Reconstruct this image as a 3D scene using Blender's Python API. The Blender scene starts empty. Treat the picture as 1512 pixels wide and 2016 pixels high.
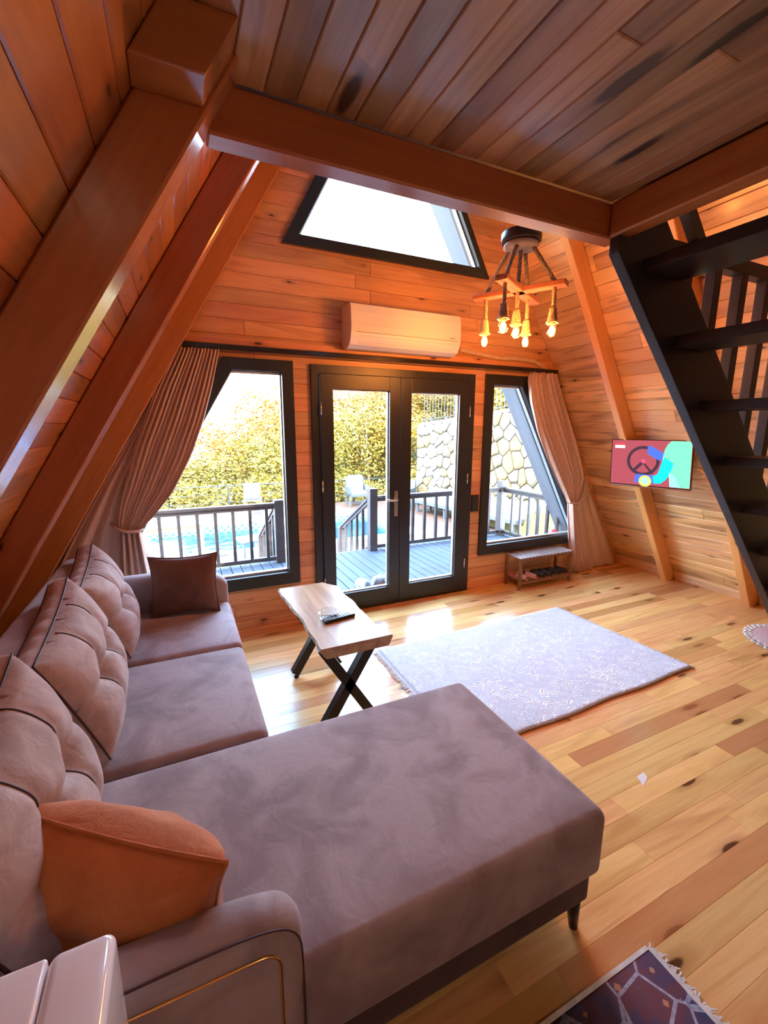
import bpy, bmesh, math, random
from mathutils import Vector, Matrix, noise
random.seed(7)
R = math.radians
S = bpy.context.scene
COL = S.collection

# ---------------------------------------------------------------- camera
FPX, YAW, PITCH, ROLL, CAMH = 860.21, 0.43680, -0.19098, 0.00302, 1.6312
fwd = Vector((math.sin(YAW)*math.cos(PITCH), math.cos(YAW)*math.cos(PITCH), math.sin(PITCH)))
rgt = Vector((math.cos(YAW), -math.sin(YAW), 0))
upv = rgt.cross(fwd)
rgt2 = rgt*math.cos(ROLL)+upv*math.sin(ROLL)
up2 = -rgt*math.sin(ROLL)+upv*math.cos(ROLL)
cam = bpy.data.cameras.new('camera')
camo = bpy.data.objects.new('camera', cam)
COL.objects.link(camo)
cam.sensor_fit = 'HORIZONTAL'
cam.sensor_width = 36
cam.lens = FPX/1512*36
cam.clip_start = 0.02
cam.clip_end = 300
M = Matrix((rgt2, up2, -fwd)).transposed().to_4x4()
M.translation = Vector((0, 0, CAMH))
camo.matrix_world = M
S.camera = camo

# ---------------------------------------------------------------- world, sun, exposure
S.view_settings.view_transform = 'Standard'
S.view_settings.look = 'None'
S.view_settings.exposure = 0.98
S.view_settings.gamma = 1.0
S.view_settings.use_curve_mapping = False
S.cycles.use_denoising = True
S.cycles.max_bounces = 9
S.cycles.diffuse_bounces = 5
S.cycles.glossy_bounces = 4
S.cycles.transmission_bounces = 6
S.cycles.transparent_max_bounces = 16
S.cycles.sample_clamp_indirect = 8
S.cycles.caustics_reflective = False
S.cycles.caustics_refractive = False
SKY_STRENGTH = 13.0
SUN_STRENGTH = 9.0
world = bpy.data.worlds.new('sky')
S.world = world
world.use_nodes = True
wn = world.node_tree.nodes; wl = world.node_tree.links
wn.clear()
tc = wn.new('ShaderNodeTexCoord'); sp = wn.new('ShaderNodeSeparateXYZ'); rp = wn.new('ShaderNodeValToRGB')
bg = wn.new('ShaderNodeBackground'); wo = wn.new('ShaderNodeOutputWorld')
wl.new(tc.outputs['Generated'], sp.inputs[0]); wl.new(sp.outputs['Z'], rp.inputs[0])
wl.new(rp.outputs[0], bg.inputs[0]); wl.new(bg.outputs[0], wo.inputs[0])
cr = rp.color_ramp
cr.elements[0].position = 0.0; cr.elements[0].color = (0.80, 0.90, 1.0, 1)
cr.elements[1].position = 0.6; cr.elements[1].color = (0.36, 0.60, 1.0, 1)
e = cr.elements.new(0.12); e.color = (0.66, 0.83, 1, 1)
bg.inputs[1].default_value = SKY_STRENGTH
sun = bpy.data.lights.new('sun', 'SUN')
sun.energy = SUN_STRENGTH; sun.angle = R(0.6); sun.color = (1, 0.93, 0.8)
suno = bpy.data.objects.new('sun', sun); COL.objects.link(suno)
suno.rotation_euler = Vector((0.50, 0.45, -0.74)).to_track_quat('-Z', 'Y').to_euler()
suno.location = (-6, -6, 12)

# ---------------------------------------------------------------- materials
def nt(name):
    m = bpy.data.materials.new(name); m.use_nodes = True
    n = m.node_tree.nodes; l = m.node_tree.links
    b = n['Principled BSDF']
    return m, n, l, b
def plain(name, col, rough=0.5, metal=0.0, emit=None, es=0, coat=0, sheen=0, trans=0, ior=None, alpha=None, spec=None):
    m, n, l, b = nt(name)
    b.inputs['Base Color'].default_value = (*col, 1)
    b.inputs['Roughness'].default_value = rough
    b.inputs['Metallic'].default_value = metal
    if emit: b.inputs['Emission Color'].default_value = (*emit, 1); b.inputs['Emission Strength'].default_value = es
    if coat: b.inputs['Coat Weight'].default_value = coat; b.inputs['Coat Roughness'].default_value = 0.1
    if sheen: b.inputs['Sheen Weight'].default_value = sheen
    if trans: b.inputs['Transmission Weight'].default_value = trans
    if ior: b.inputs['IOR'].default_value = ior
    if spec is not None: b.inputs['Specular IOR Level'].default_value = spec
    return m
def mth(n, l, op, a, b=None, c=None):
    x = n.new('ShaderNodeMath'); x.operation = op
    for i, v in enumerate((a, b, c)):
        if v is None: continue
        if isinstance(v, (int, float)): x.inputs[i].default_value = v
        else: l.new(v, x.inputs[i])
    return x.outputs[0]
def ramp(n, l, fac, stops, interp='LINEAR'):
    r = n.new('ShaderNodeValToRGB'); l.new(fac, r.inputs[0]); e = r.color_ramp.elements
    r.color_ramp.interpolation = interp
    while len(e) > 2: e.remove(e[-1])
    e[0].position = stops[0][0]; e[0].color = (*stops[0][1], 1)
    e[1].position = stops[1][0]; e[1].color = (*stops[1][1], 1)
    for p, c in stops[2:]:
        q = e.new(p); q.color = (*c, 1)
    return r.outputs[0]
def mixc(n, l, fac, a, b, mode='MIX'):
    x = n.new('ShaderNodeMix'); x.data_type = 'RGBA'; x.blend_type = mode
    for sock, v in ((x.inputs[0], fac), (x.inputs[6], a), (x.inputs[7], b)):
        if isinstance(v, (int, float)): sock.default_value = v
        elif isinstance(v, tuple): sock.default_value = (*v, 1)
        else: l.new(v, sock)
    return x.outputs[2]
def noisetex(n, l, vec, scale, detail=3, rough=0.5, dist=0.0):
    x = n.new('ShaderNodeTexNoise'); x.inputs['Scale'].default_value = scale
    x.inputs['Detail'].default_value = detail; x.inputs['Roughness'].default_value = rough
    x.inputs['Distortion'].default_value = dist
    if vec is not None: l.new(vec, x.inputs['Vector'])
    return x.outputs['Fac']
def bump(n, l, b, h, strength=0.2, dist=0.01):
    x = n.new('ShaderNodeBump'); x.inputs['Strength'].default_value = strength; x.inputs['Distance'].default_value = dist
    l.new(h, x.inputs['Height']); l.new(x.outputs[0], b.inputs['Normal'])
def wood(name, light, mid, dark, rough=0.35, coat=0.0, knot=0.5, tint=(0.75, 1.2), kx=2.6, ky=9.0, redfrac=0.0, red=(0.5, 0.3, 0.2), gs=1.0, streak=0.5, ksz=1.0):
    m, n, l, b = nt(name)
    t = n.new('ShaderNodeTexCoord'); oi = n.new('ShaderNodeObjectInfo')
    rnd = oi.outputs['Random']
    off = n.new('ShaderNodeCombineXYZ')
    l.new(mth(n, l, 'MULTIPLY', rnd, 61.0), off.inputs[0]); l.new(mth(n, l, 'MULTIPLY', rnd, 37.0), off.inputs[1]); l.new(mth(n, l, 'MULTIPLY', rnd, 83.0), off.inputs[2])
    add = n.new('ShaderNodeVectorMath'); l.new(t.outputs['Object'], add.inputs[0]); l.new(off.outputs[0], add.inputs[1])
    mp = n.new('ShaderNodeMapping'); mp.inputs['Scale'].default_value = (1.6*gs, 26*gs, 26*gs); l.new(add.outputs[0], mp.inputs[0])
    g = noisetex(n, l, mp.outputs[0], 1.0, 6, 0.6, 1.2)
    mp2 = n.new('ShaderNodeMapping'); mp2.inputs['Scale'].default_value = (0.9, 7, 7); l.new(add.outputs[0], mp2.inputs[0])
    g2 = noisetex(n, l, mp2.outputs[0], 1.0, 2, 0.5, 1.5)
    c = ramp(n, l, g, [(0.32, mid), (0.62, light)])
    f2 = ramp(n, l, g2, [(0.52, (0, 0, 0)), (0.72, (1, 1, 1))])
    c = mixc(n, l, mth(n, l, 'MULTIPLY', f2, streak), c, dark)
    # knots
    sx = n.new('ShaderNodeSeparateXYZ'); l.new(t.outputs['Object'], sx.inputs[0])
    wob = noisetex(n, l, t.outputs['Object'], 14, 2)
    cb = n.new('ShaderNodeCombineXYZ')
    l.new(mth(n, l, 'ADD', mth(n, l, 'MULTIPLY', sx.outputs[0], kx), mth(n, l, 'MULTIPLY', rnd, 91.0)), cb.inputs[0])
    l.new(mth(n, l, 'ADD', mth(n, l, 'MULTIPLY', mth(n, l, 'ADD', sx.outputs[1], sx.outputs[2]), ky), mth(n, l, 'MULTIPLY', rnd, 57.0)), cb.inputs[1])
    l.new(mth(n, l, 'MULTIPLY', rnd, 57.0), cb.inputs[2])
    v = n.new('ShaderNodeTexVoronoi'); v.voronoi_dimensions = '2D'; v.inputs['Scale'].default_value = 1.0; l.new(cb.outputs[0], v.inputs['Vector'])
    dist = mth(n, l, 'ADD', v.outputs['Distance'], mth(n, l, 'MULTIPLY', wob, 0.07))
    vs = n.new('ShaderNodeSeparateColor'); l.new(v.outputs['Color'], vs.inputs[0])
    dist = mth(n, l, 'ADD', dist, mth(n, l, 'MULTIPLY', vs.outputs[1], 0.07/ksz))
    on = mth(n, l, 'LESS_THAN', vs.outputs[0], knot)
    core = ramp(n, l, dist, [(0.10*ksz, (1, 1, 1)), (0.135*ksz, (0, 0, 0))])
    halo = ramp(n, l, dist, [(0.10*ksz, (1, 1, 1)), (0.27*ksz, (0, 0, 0))])
    c = mixc(n, l, mth(n, l, 'MULTIPLY', mth(n, l, 'MULTIPLY', halo, on), 0.55), c, tuple(x*0.8 for x in dark))
    c = mixc(n, l, mth(n, l, 'MULTIPLY', mth(n, l, 'MULTIPLY', core, on), 0.92), c, tuple(x*0.16 for x in dark))
    if redfrac:
        isr = mth(n, l, 'LESS_THAN', mth(n, l, 'FRACT', mth(n, l, 'MULTIPLY', rnd, 17.0)), redfrac)
        c = mixc(n, l, mth(n, l, 'MULTIPLY', isr, 0.6), c, red)
    tv = n.new('ShaderNodeMapRange'); l.new(mth(n, l, 'FRACT', mth(n, l, 'MULTIPLY', rnd, 7.0)), tv.inputs[0])
    tv.inputs[3].default_value = tint[0]; tv.inputs[4].default_value = tint[1]
    hs = n.new('ShaderNodeHueSaturation'); l.new(c, hs.inputs['Color']); l.new(tv.outputs[0], hs.inputs['Value'])
    l.new(mth(n, l, 'ADD', 0.488, mth(n, l, 'MULTIPLY', mth(n, l, 'FRACT', mth(n, l, 'MULTIPLY', rnd, 29.0)), 0.022)), hs.inputs['Hue'])
    l.new(hs.outputs[0], b.inputs['Base Color'])
    b.inputs['Roughness'].default_value = rough
    if coat: b.inputs['Coat Weight'].default_value = coat; b.inputs['Coat Roughness'].default_value = 0.14
    bump(n, l, b, g, 0.08, 0.004)
    return m
def velvet(name, c0, c1, scale=7.0, wr=0.25, sheen=0.35):
    m, n, l, b = nt(name)
    t = n.new('ShaderNodeTexCoord')
    a = noisetex(n, l, t.outputs['Object'], scale, 3, 0.55, 0.8)
    c = ramp(n, l, a, [(0.38, c0), (0.62, c1)])
    l.new(c, b.inputs['Base Color'])
    b.inputs['Roughness'].default_value = 0.75
    b.inputs['Specular IOR Level'].default_value = 0.25
    b.inputs['Sheen Weight'].default_value = sheen
    b.inputs['Sheen Roughness'].default_value = 0.35
    b.inputs['Sheen Tint'].default_value = (1, 0.86, 0.84, 1)
    w = noisetex(n, l, t.outputs['Object'], 16, 3, 0.6, 1.0)
    bump(n, l, b, w, wr, 0.01)
    return m
def fabric(name, c0, c1, sx=(60, 60, 4), wr=0.2):
    m, n, l, b = nt(name)
    t = n.new('ShaderNodeTexCoord'); mp = n.new('ShaderNodeMapping'); mp.inputs['Scale'].default_value = sx
    l.new(t.outputs['Object'], mp.inputs[0])
    a = noisetex(n, l, mp.outputs[0], 1, 4, 0.6)
    l.new(ramp(n, l, a, [(0.35, c0), (0.65, c1)]), b.inputs['Base Color'])
    b.inputs['Roughness'].default_value = 0.8; b.inputs['Specular IOR Level'].default_value = 0.2
    bump(n, l, b, a, wr, 0.004)
    return m
def glass_mat(name, tint=(1, 1, 1), strength=1.0):
    m = bpy.data.materials.new(name); m.use_nodes = True
    n = m.node_tree.nodes; l = m.node_tree.links; n.clear()
    o = n.new('ShaderNodeOutputMaterial'); mx = n.new('ShaderNodeMixShader'); tr = n.new('ShaderNodeBsdfTransparent')
    gl = n.new('ShaderNodeBsdfGlossy'); fr = n.new('ShaderNodeLayerWeight'); fr.inputs[0].default_value = 0.5
    tr.inputs[0].default_value = (*tint, 1); gl.inputs['Roughness'].default_value = 0.0
    l.new(mth(n, l, 'MULTIPLY', mth(n, l, 'MULTIPLY_ADD', mth(n, l, 'POWER', fr.outputs['Facing'], 5.0), 0.96, 0.035), strength), mx.inputs[0]); l.new(tr.outputs[0], mx.inputs[1]); l.new(gl.outputs[0], mx.inputs[2]); l.new(mx.outputs[0], o.inputs[0])
    return m
def emis(name, col, st):
    m = bpy.data.materials.new(name); m.use_nodes = True
    n = m.node_tree.nodes; l = m.node_tree.links; n.clear()
    o = n.new('ShaderNodeOutputMaterial'); e = n.new('ShaderNodeEmission'); e.inputs[0].default_value = (*col, 1); e.inputs[1].default_value = st
    l.new(e.outputs[0], o.inputs[0]); return m

W_END = wood('end_wall_pine', (0.76, 0.40, 0.19), (0.65, 0.31, 0.135), (0.38, 0.14, 0.055), 0.38, 0.15, 0.4, (0.78, 1.15), ky=8)
W_SIDE = wood('side_wall_pine', (0.80, 0.50, 0.24), (0.70, 0.41, 0.18), (0.26, 0.14, 0.06), 0.34, 0.2, 0.42, (0.7, 1.2), kx=2.2, ky=7, streak=0.8)
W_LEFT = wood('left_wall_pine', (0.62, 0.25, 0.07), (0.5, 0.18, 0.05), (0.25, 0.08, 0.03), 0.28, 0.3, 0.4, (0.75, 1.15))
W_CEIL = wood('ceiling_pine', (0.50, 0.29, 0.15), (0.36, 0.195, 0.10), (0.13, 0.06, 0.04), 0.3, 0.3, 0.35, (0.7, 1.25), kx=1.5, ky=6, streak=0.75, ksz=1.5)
W_BEAM = wood('glulam_beam', (0.50, 0.185, 0.06), (0.43, 0.15, 0.05), (0.34, 0.11, 0.04), 0.25, 0.4, 0.22, (0.92, 1.08), kx=1.6, ky=5, streak=0.25)
W_BEAM2 = wood('light_beam', (0.78, 0.42, 0.13), (0.70, 0.36, 0.11), (0.6, 0.27, 0.08), 0.28, 0.3, 0.22, (0.95, 1.05), kx=1.6, ky=5, streak=0.25)
W_FLOOR = wood('floor_pine', (0.82, 0.49, 0.19), (0.72, 0.39, 0.13), (0.46, 0.18, 0.055), 0.24, 0.3, 0.36, (0.88, 1.08), kx=2.3, ky=8.5, redfrac=0.10, red=(0.42, 0.17, 0.05), streak=0.45, ksz=1.5)
W_BASE = wood('skirting_pine', (0.82, 0.58, 0.34), (0.78, 0.5, 0.26), (0.6, 0.35, 0.15), 0.35, 0.1, 0.1, (0.95, 1.1))
W_DARK = plain('groove_wood', (0.12, 0.05, 0.02), 0.7)
W_SLAB = wood('live_edge_slab', (0.60, 0.40, 0.20), (0.42, 0.25, 0.11), (0.3, 0.14, 0.05), 0.38, 0.1, 0.3, (1, 1), kx=3, ky=6, gs=0.5)
W_BARK = fabric('live_edge_bark', (0.55, 0.42, 0.28), (0.14, 0.08, 0.05), (18, 40, 40), 0.8)
W_LAMP = wood('burnt_zebra_wood', (0.75, 0.3, 0.12), (0.3, 0.1, 0.04), (0.2, 0.07, 0.03), 0.5, 0, 0.0, (1, 1), gs=2.0)
ANTH = plain('anthracite_frame', (0.018, 0.019, 0.022), 0.35)
BLACKW = wood('black_stained_wood', (0.022, 0.018, 0.022), (0.014, 0.011, 0.014), (0.008, 0.006, 0.008), 0.38, 0, 0.0, (0.9, 1.2))
CHROME = plain('brushed_metal', (0.75, 0.74, 0.72), 0.25, 1.0)
GOLD = plain('gold_trim', (0.95, 0.62, 0.25), 0.2, 1.0)
GLASS = glass_mat('window_glass', (0.98, 1, 1), 1.0)
BLACKM = plain('black_steel', (0.01, 0.01, 0.012), 0.35)
WHITEP = plain('white_plastic', (0.83, 0.80, 0.77), 0.3)
WHITEG = plain('white_gloss', (0.86, 0.82, 0.84), 0.12, coat=0.6)
GREYP = plain('grey_gasket', (0.25, 0.25, 0.27), 0.5)
VEL = velvet('mauve_velvet', (0.25, 0.18, 0.185), (0.37, 0.285, 0.29), 5.0)
VELC = velvet('pale_mauve_velvet', (0.36, 0.25, 0.225), (0.47, 0.34, 0.31), 8.0, 0.4)
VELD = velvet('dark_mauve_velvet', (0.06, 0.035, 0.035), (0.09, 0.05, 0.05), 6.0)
PIPE = plain('plum_piping', (0.055, 0.02, 0.03), 0.6)
RUST = velvet('rust_velvet', (0.42, 0.11, 0.03), (0.52, 0.16, 0.045), 6.0, 0.5, 0.3)
BROWNV = velvet('brown_velvet', (0.13, 0.06, 0.045), (0.17, 0.085, 0.065), 6.0, 0.4, 0.3)
CURT = fabric('curtain_linen', (0.56, 0.38, 0.29), (0.68, 0.49, 0.39), (160, 30, 2), 0.25)
ROPE = fabric('jute_rope', (0.30, 0.21, 0.13), (0.5, 0.38, 0.26), (90, 90, 40), 0.6)
FIL = emis('glowing_filament', (1.0, 0.42, 0.10), 140)
BULBG = glass_mat('bulb_glass', (1, 0.85, 0.6), 1.0)

# ---------------------------------------------------------------- mesh helpers
def tag(o, label=None, cat=None, group=None, kind=None):
    if label: o['label'] = label
    if cat: o['category'] = cat
    if group: o['group'] = group
    if kind: o['kind'] = kind
    return o
def empty(name, loc=(0, 0, 0), label=None, cat=None, group=None, kind=None):
    o = bpy.data.objects.new(name, None); COL.objects.link(o); o.location = loc
    o.empty_display_size = 0.1
    return tag(o, label, cat, group, kind)
def world_loc(o):
    v = Vector(o.location)
    while o.parent:
        v = v + o.matrix_parent_inverse.translation + 0*v
        o = o.parent
        v = v + Vector(o.location)
    return v
def link(name, me, mat, parent=None, loc=(0, 0, 0), mtx=None):
    o = bpy.data.objects.new(name, me); COL.objects.link(o)
    if mat is not None and len(me.materials) == 0: me.materials.append(mat)
    if mtx is not None: o.matrix_basis = mtx
    else: o.location = loc
    if parent is not None:
        o.parent = parent
        o.matrix_parent_inverse = WM(parent).inverted()
    return o
def WM(o):
    m = o.matrix_basis.copy()
    if o.parent: m = WM(o.parent) @ o.matrix_parent_inverse @ m
    return m
class MB:
    def __init__(s): s.v = []; s.f = []; s.sm = []
    def add(s, vs, fs, smooth=False):
        k = len(s.v); s.v += [Vector(v) for v in vs]
        s.f += [tuple(i+k for i in f) for f in fs]; s.sm += [smooth]*len(fs); return s
    def box(s, lo, hi):
        x0, y0, z0 = lo; x1, y1, z1 = hi
        return s.add([(x0,y0,z0),(x1,y0,z0),(x1,y1,z0),(x0,y1,z0),(x0,y0,z1),(x1,y0,z1),(x1,y1,z1),(x0,y1,z1)],
                     [(0,3,2,1),(4,5,6,7),(0,1,5,4),(1,2,6,5),(2,3,7,6),(3,0,4,7)])
    def bar(s, p0, p1, w, t, side=None):
        p0, p1 = Vector(p0), Vector(p1); d = (p1-p0).normalized()
        sd = Vector(side) if side else (Vector((0, 0, 1)) if abs(d.z) < .9 else Vector((1, 0, 0)))
        a = d.cross(sd).normalized(); b = a.cross(d).normalized()
        vs = []
        for p in (p0, p1):
            for i, j in ((-1, -1), (1, -1), (1, 1), (-1, 1)): vs.append(p+a*(w/2*i)+b*(t/2*j))
        return s.add(vs, [(0,3,2,1),(4,5,6,7),(0,1,5,4),(1,2,6,5),(2,3,7,6),(3,0,4,7)])
    def prism(s, pts, vec, smooth=False):
        n = len(pts); vec = Vector(vec); pts = [Vector(p) for p in pts]
        fs = [tuple(range(n))[::-1], tuple(range(n, 2*n))]
        s.add(pts+[p+vec for p in pts], fs, False)
        k = len(s.v)-2*n
        for i in range(n):
            j = (i+1) % n; s.f.append((k+i, k+j, k+j+n, k+i+n)); s.sm.append(smooth)
        return s
    def tube(s, path, r, n=8, cap=True, taper=None):
        P = [Vector(p) for p in path]; k = len(s.v); m = len(P); ref = None
        for i, p in enumerate(P):
            d = (P[min(i+1, m-1)]-P[max(i-1, 0)]).normalized()
            if ref is None: ref = d.orthogonal().normalized()
            ref = (ref-d*ref.dot(d)).normalized(); b = d.cross(ref)
            rr = r if taper is None else r*taper[i]
            for j in range(n):
                a = 2*math.pi*j/n; s.v.append(p+(ref*math.cos(a)+b*math.sin(a))*rr)
        for i in range(m-1):
            for j in range(n):
                q = (j+1) % n; s.f.append((k+i*n+j, k+i*n+q, k+(i+1)*n+q, k+(i+1)*n+j)); s.sm.append(True)
        if cap:
            s.f.append(tuple(k+j for j in range(n))[::-1]); s.f.append(tuple(k+(m-1)*n+j for j in range(n))); s.sm += [False, False]
        return s
    def lathe(s, c, prof, n=24, axis='Z'):
        c = Vector(c); k = len(s.v)
        for r, z in prof:
            for j in range(n):
                a = 2*math.pi*j/n
                v = Vector((r*math.cos(a), r*math.sin(a), z))
                if axis == 'Y': v = Vector((v.x, v.z, v.y))
                s.v.append(c+v)
        for i in range(len(prof)-1):
            for j in range(n):
                q = (j+1) % n; s.f.append((k+i*n+j, k+i*n+q, k+(i+1)*n+q, k+(i+1)*n+j)); s.sm.append(True)
        return s
    def grid(s, fn, nu, nv, smooth=True, closeu=False):
        k = len(s.v)
        for j in range(nv+1):
            for i in range(nu+1): s.v.append(Vector(fn(i/nu, j/nv)))
        for j in range(nv):
            for i in range(nu):
                a = k+j*(nu+1)+i; s.f.append((a, a+1, a+nu+2, a+nu+1)); s.sm.append(smooth)
        return s
    def build(s, name, mat, parent=None, bevel=0, weld=0, solid=0, recenter=True):
        me = bpy.data.meshes.new(name)
        lo = Vector((min(v.x for v in s.v), min(v.y for v in s.v), min(v.z for v in s.v)))
        hi = Vector((max(v.x for v in s.v), max(v.y for v in s.v), max(v.z for v in s.v)))
        c = (lo+hi)/2 if recenter else Vector((0, 0, 0))
        if recenter and parent is None: c.z = lo.z
        me.from_pydata([v-c for v in s.v], [], s.f)
        me.polygons.foreach_set('use_smooth', s.sm)
        bm = bmesh.new(); bm.from_mesh(me)
        if weld: bmesh.ops.remove_doubles(bm, verts=bm.verts, dist=weld)
        bmesh.ops.recalc_face_normals(bm, faces=bm.faces)
        if bevel:
            es = [e for e in bm.edges if len(e.link_faces) == 2 and e.calc_face_angle(0) > 0.5]
            bmesh.ops.bevel(bm, geom=es, offset=bevel, segments=2, profile=0.7, affect='EDGES', clamp_overlap=True)
        bm.to_mesh(me); bm.free(); me.update()
        o = link(name, me, mat, parent, c)
        if solid:
            md = o.modifiers.new('thickness', 'SOLIDIFY'); md.thickness = solid; md.offset = 0
        return o
def chaikin(p, n=3):
    p = [Vector(q) for q in p]
    for _ in range(n):
        o = [p[0]]
        for a, b in zip(p, p[1:]): o += [a.lerp(b, .25), a.lerp(b, .75)]
        p = o+[p[-1]]
    return p
def softbox(lo, hi, r, crown=0.0, fn=None, nseg=10, sag=None):
    """rounded box with a crowned top"""
    lo, hi = Vector(lo), Vector(hi); c = (lo+hi)/2; h = (hi-lo)/2
    r = min(r, h.x*.98, h.y*.98, h.z*.98)
    def samples(hh):
        e = [math.sin(math.pi/2*i/5)*r for i in range(5)]
        left = [-hh+r-r*math.cos(math.pi/2*i/5) for i in range(5)]
        n = max(2, min(nseg, int((2*hh-2*r)/0.05)+1))
        mid = [-hh+r+(2*hh-2*r)*i/n for i in range(n+1)]
        return left+mid+[-x for x in left[::-1]]
    mb = MB(); XS, YS, ZS = samples(h.x), samples(h.y), samples(h.z)
    def mp(p):
        q = Vector((max(-h.x+r, min(h.x-r, p.x)), max(-h.y+r, min(h.y-r, p.y)), max(-h.z+r, min(h.z-r, p.z))))
        d = p-q
        if d.length > 1e-9: p = q+d.normalized()*r
        if crown:
            k = (1-(p.x/h.x)**2)*(1-(p.y/h.y)**2)*((p.z/h.z+1)/2)
            p = p+Vector((0, 0, crown*max(0, k)**.5))
        p = p+c
        return fn(p) if fn else p
    def face(A, B, f):
        k = len(mb.v); na, nb = len(A), len(B)
        for b in B:
            for a in A: mb.v.append(mp(f(a, b)))
        for j in range(nb-1):
            for i in range(na-1):
                q = k+j*na+i; mb.f.append((q, q+1, q+na+1, q+na)); mb.sm.append(True)
    for sg in (-1, 1):
        face(XS, YS, lambda a, b: Vector((a, b, sg*h.z)))
        face(XS, ZS, lambda a, b: Vector((a, sg*h.y, b)))
        face(YS, ZS, lambda a, b: Vector((sg*h.x, a, b)))
    return mb
BOXC = {}
def beam(name, mat, p0, p1, w, t, side, parent=None, bevel=0.004):
    """box with local X along p0-p1; w across 'side' x dir, t along side; p0/p1 are the centre line"""
    p0, p1 = Vector(p0), Vector(p1); L = (p1-p0).length; x = (p1-p0).normalized()
    z = Vector(side); z = (z-x*z.dot(x)).normalized(); y = z.cross(x)
    key = (round(L, 3), w, t, bevel, mat.name)
    me = BOXC.get(key)
    if me is None:
        mb = MB().box((-L/2, -w/2, -t/2), (L/2, w/2, t/2))
        me = bpy.data.meshes.new(name); me.from_pydata(mb.v, [], mb.f)
        if bevel:
            bm = bmesh.new(); bm.from_mesh(me); bmesh.ops.bevel(bm, geom=list(bm.edges), offset=bevel, segments=1, affect='EDGES'); bm.to_mesh(me); bm.free()
        me.materials.append(mat); BOXC[key] = me
    m = Matrix((x, y, z)).transposed().to_4x4(); m.translation = (p0+p1)/2
    return link(name, me, None, parent, mtx=m)
def pbeam(name, mat, p0, p1, w, t, side, parent=None, **k): return beam(name, mat, p0, p1, w, t, side, parent, **k)
def plank(name, mat, parent, O, U, V, N, poly, t, inset=0.003, gap=0.0012):
    """plank from polygon (u,v) list (4 pts: bottom-left, bottom-right, top-right, top-left) on frame O,U,V, thick t along N with chamfered face"""
    uc = sum(p[0] for p in poly)/4; vc = sum(p[1] for p in poly)/4
    sgn = ((1, 1), (-1, 1), (-1, -1), (1, -1))
    P = [(p[0]-uc+s[0]*gap, p[1]-vc+s[1]*gap) for p, s in zip(poly, sgn)]
    Q = [(p[0]+s[0]*inset, p[1]+s[1]*inset) for p, s in zip(P, sgn)]
    vs = [(a, b, 0) for a, b in P]+[(a, b, t-inset*.8) for a, b in P]+[(a, b, t) for a, b in Q]
    fs = [(3,2,1,0),(8,9,10,11)]
    for i in range(4):
        j = (i+1) % 4; fs.append((i, j, j+4, i+4)); fs.append((i+4, j+4, j+8, i+8))
    me = bpy.data.meshes.new(name); me.from_pydata(vs, [], fs); me.materials.append(mat)
    U, V, N = Vector(U), Vector(V), Vector(N)
    m = Matrix((U, V, N)).transposed().to_4x4(); m.translation = Vector(O)+U*uc+V*vc
    return link(name, me, None, parent, mtx=m)
def dup(root, loc, rotz=0, label=None, group=None, scale=None):
    r = root.copy(); COL.objects.link(r); r.location = loc; r.rotation_euler = (0, 0, rotz)
    if scale: r.scale = scale
    if label: r['label'] = label
    if group: r['group'] = group
    for ch in list(root.children):
        c = ch.copy(); COL.objects.link(c); c.parent = r
        for g in list(ch.children):
            d = g.copy(); COL.objects.link(d); d.parent = c
    return r
def at(px, py, axis, val):
    """room point on the plane coordinate[axis] = val that the photograph shows at a pixel"""
    d = rgt2*((px-756)/FPX)-up2*((py-1008)/FPX)+fwd
    o = Vector((0, 0, CAMH)); k = (val-o[axis])/d[axis]; return o+d*k

# ---------------------------------------------------------------- room numbers
D = 3.517
XR, SR = 4.86, 0.585          # right slope: x = XR - SR z
XL, SL = -1.40, 0.592         # left slope:  x = XL + SL z
YB = -3.0                     # back of the room, behind the camera
ZT = 5.32
nR = Vector((-1, 0, -SR)).normalized(); vR = Vector((-SR, 0, 1)).normalized()
nL = Vector((1, 0, -SL)).normalized(); vL = Vector((SL, 0, 1)).normalized()
LR = math.hypot(1, SR); LL = math.hypot(1, SL)
W1 = dict(r=.8525, tl=.342, zt=2.133, zb=.343)
W2 = dict(l=2.700, tr=3.212, zt=2.133, zb=.343)
DR = (0.99, 2.57, 0.0, 2.12)

# floor: one object per board piece
fl = empty('floor', (1.8, 1.5, 0), kind='structure')
MB().box((-1.6, YB, -.16), (5.1, 3.62, -.021)).build('subfloor', W_DARK, fl)
MB().box((-1.45, YB, -.021), (4.95, -.28, 0)).build('board_area', W_FLOOR, fl)['kind'] = 'stuff'
y = -.28; wd = .0917
rf = random.Random(3)
while y < D-.01:
    x = -1.30 if y > .8 else -.4
    xe = 4.90
    if y < .7: xe = 4.9
    x -= rf.random()*.4
    while x < xe:
        L = rf.choice((.45, .6, .8, 1.0, 1.25, 1.5)) if x > .2 else 1.5
        e = min(xe, x+L)
        if xe-e < .3: e = xe
        plank('floor_board', W_FLOOR, fl, (0, 0, -.021), (1, 0, 0), (0, 1, 0), (0, 0, 1), [(x, y), (e, y), (e, y+wd), (x, y+wd)], .021, .0008, .0002)
        x = e
    y += wd
MB().prism([(1.835, 1.075, .0006), (1.90, 1.10, .0006), (1.915, 1.13, .0006), (1.86, 1.125, .0006)], (0, 0, .0006)).build('worn_patch', plain('bare_patch', (.75, .70, .66), .4), fl)
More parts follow.
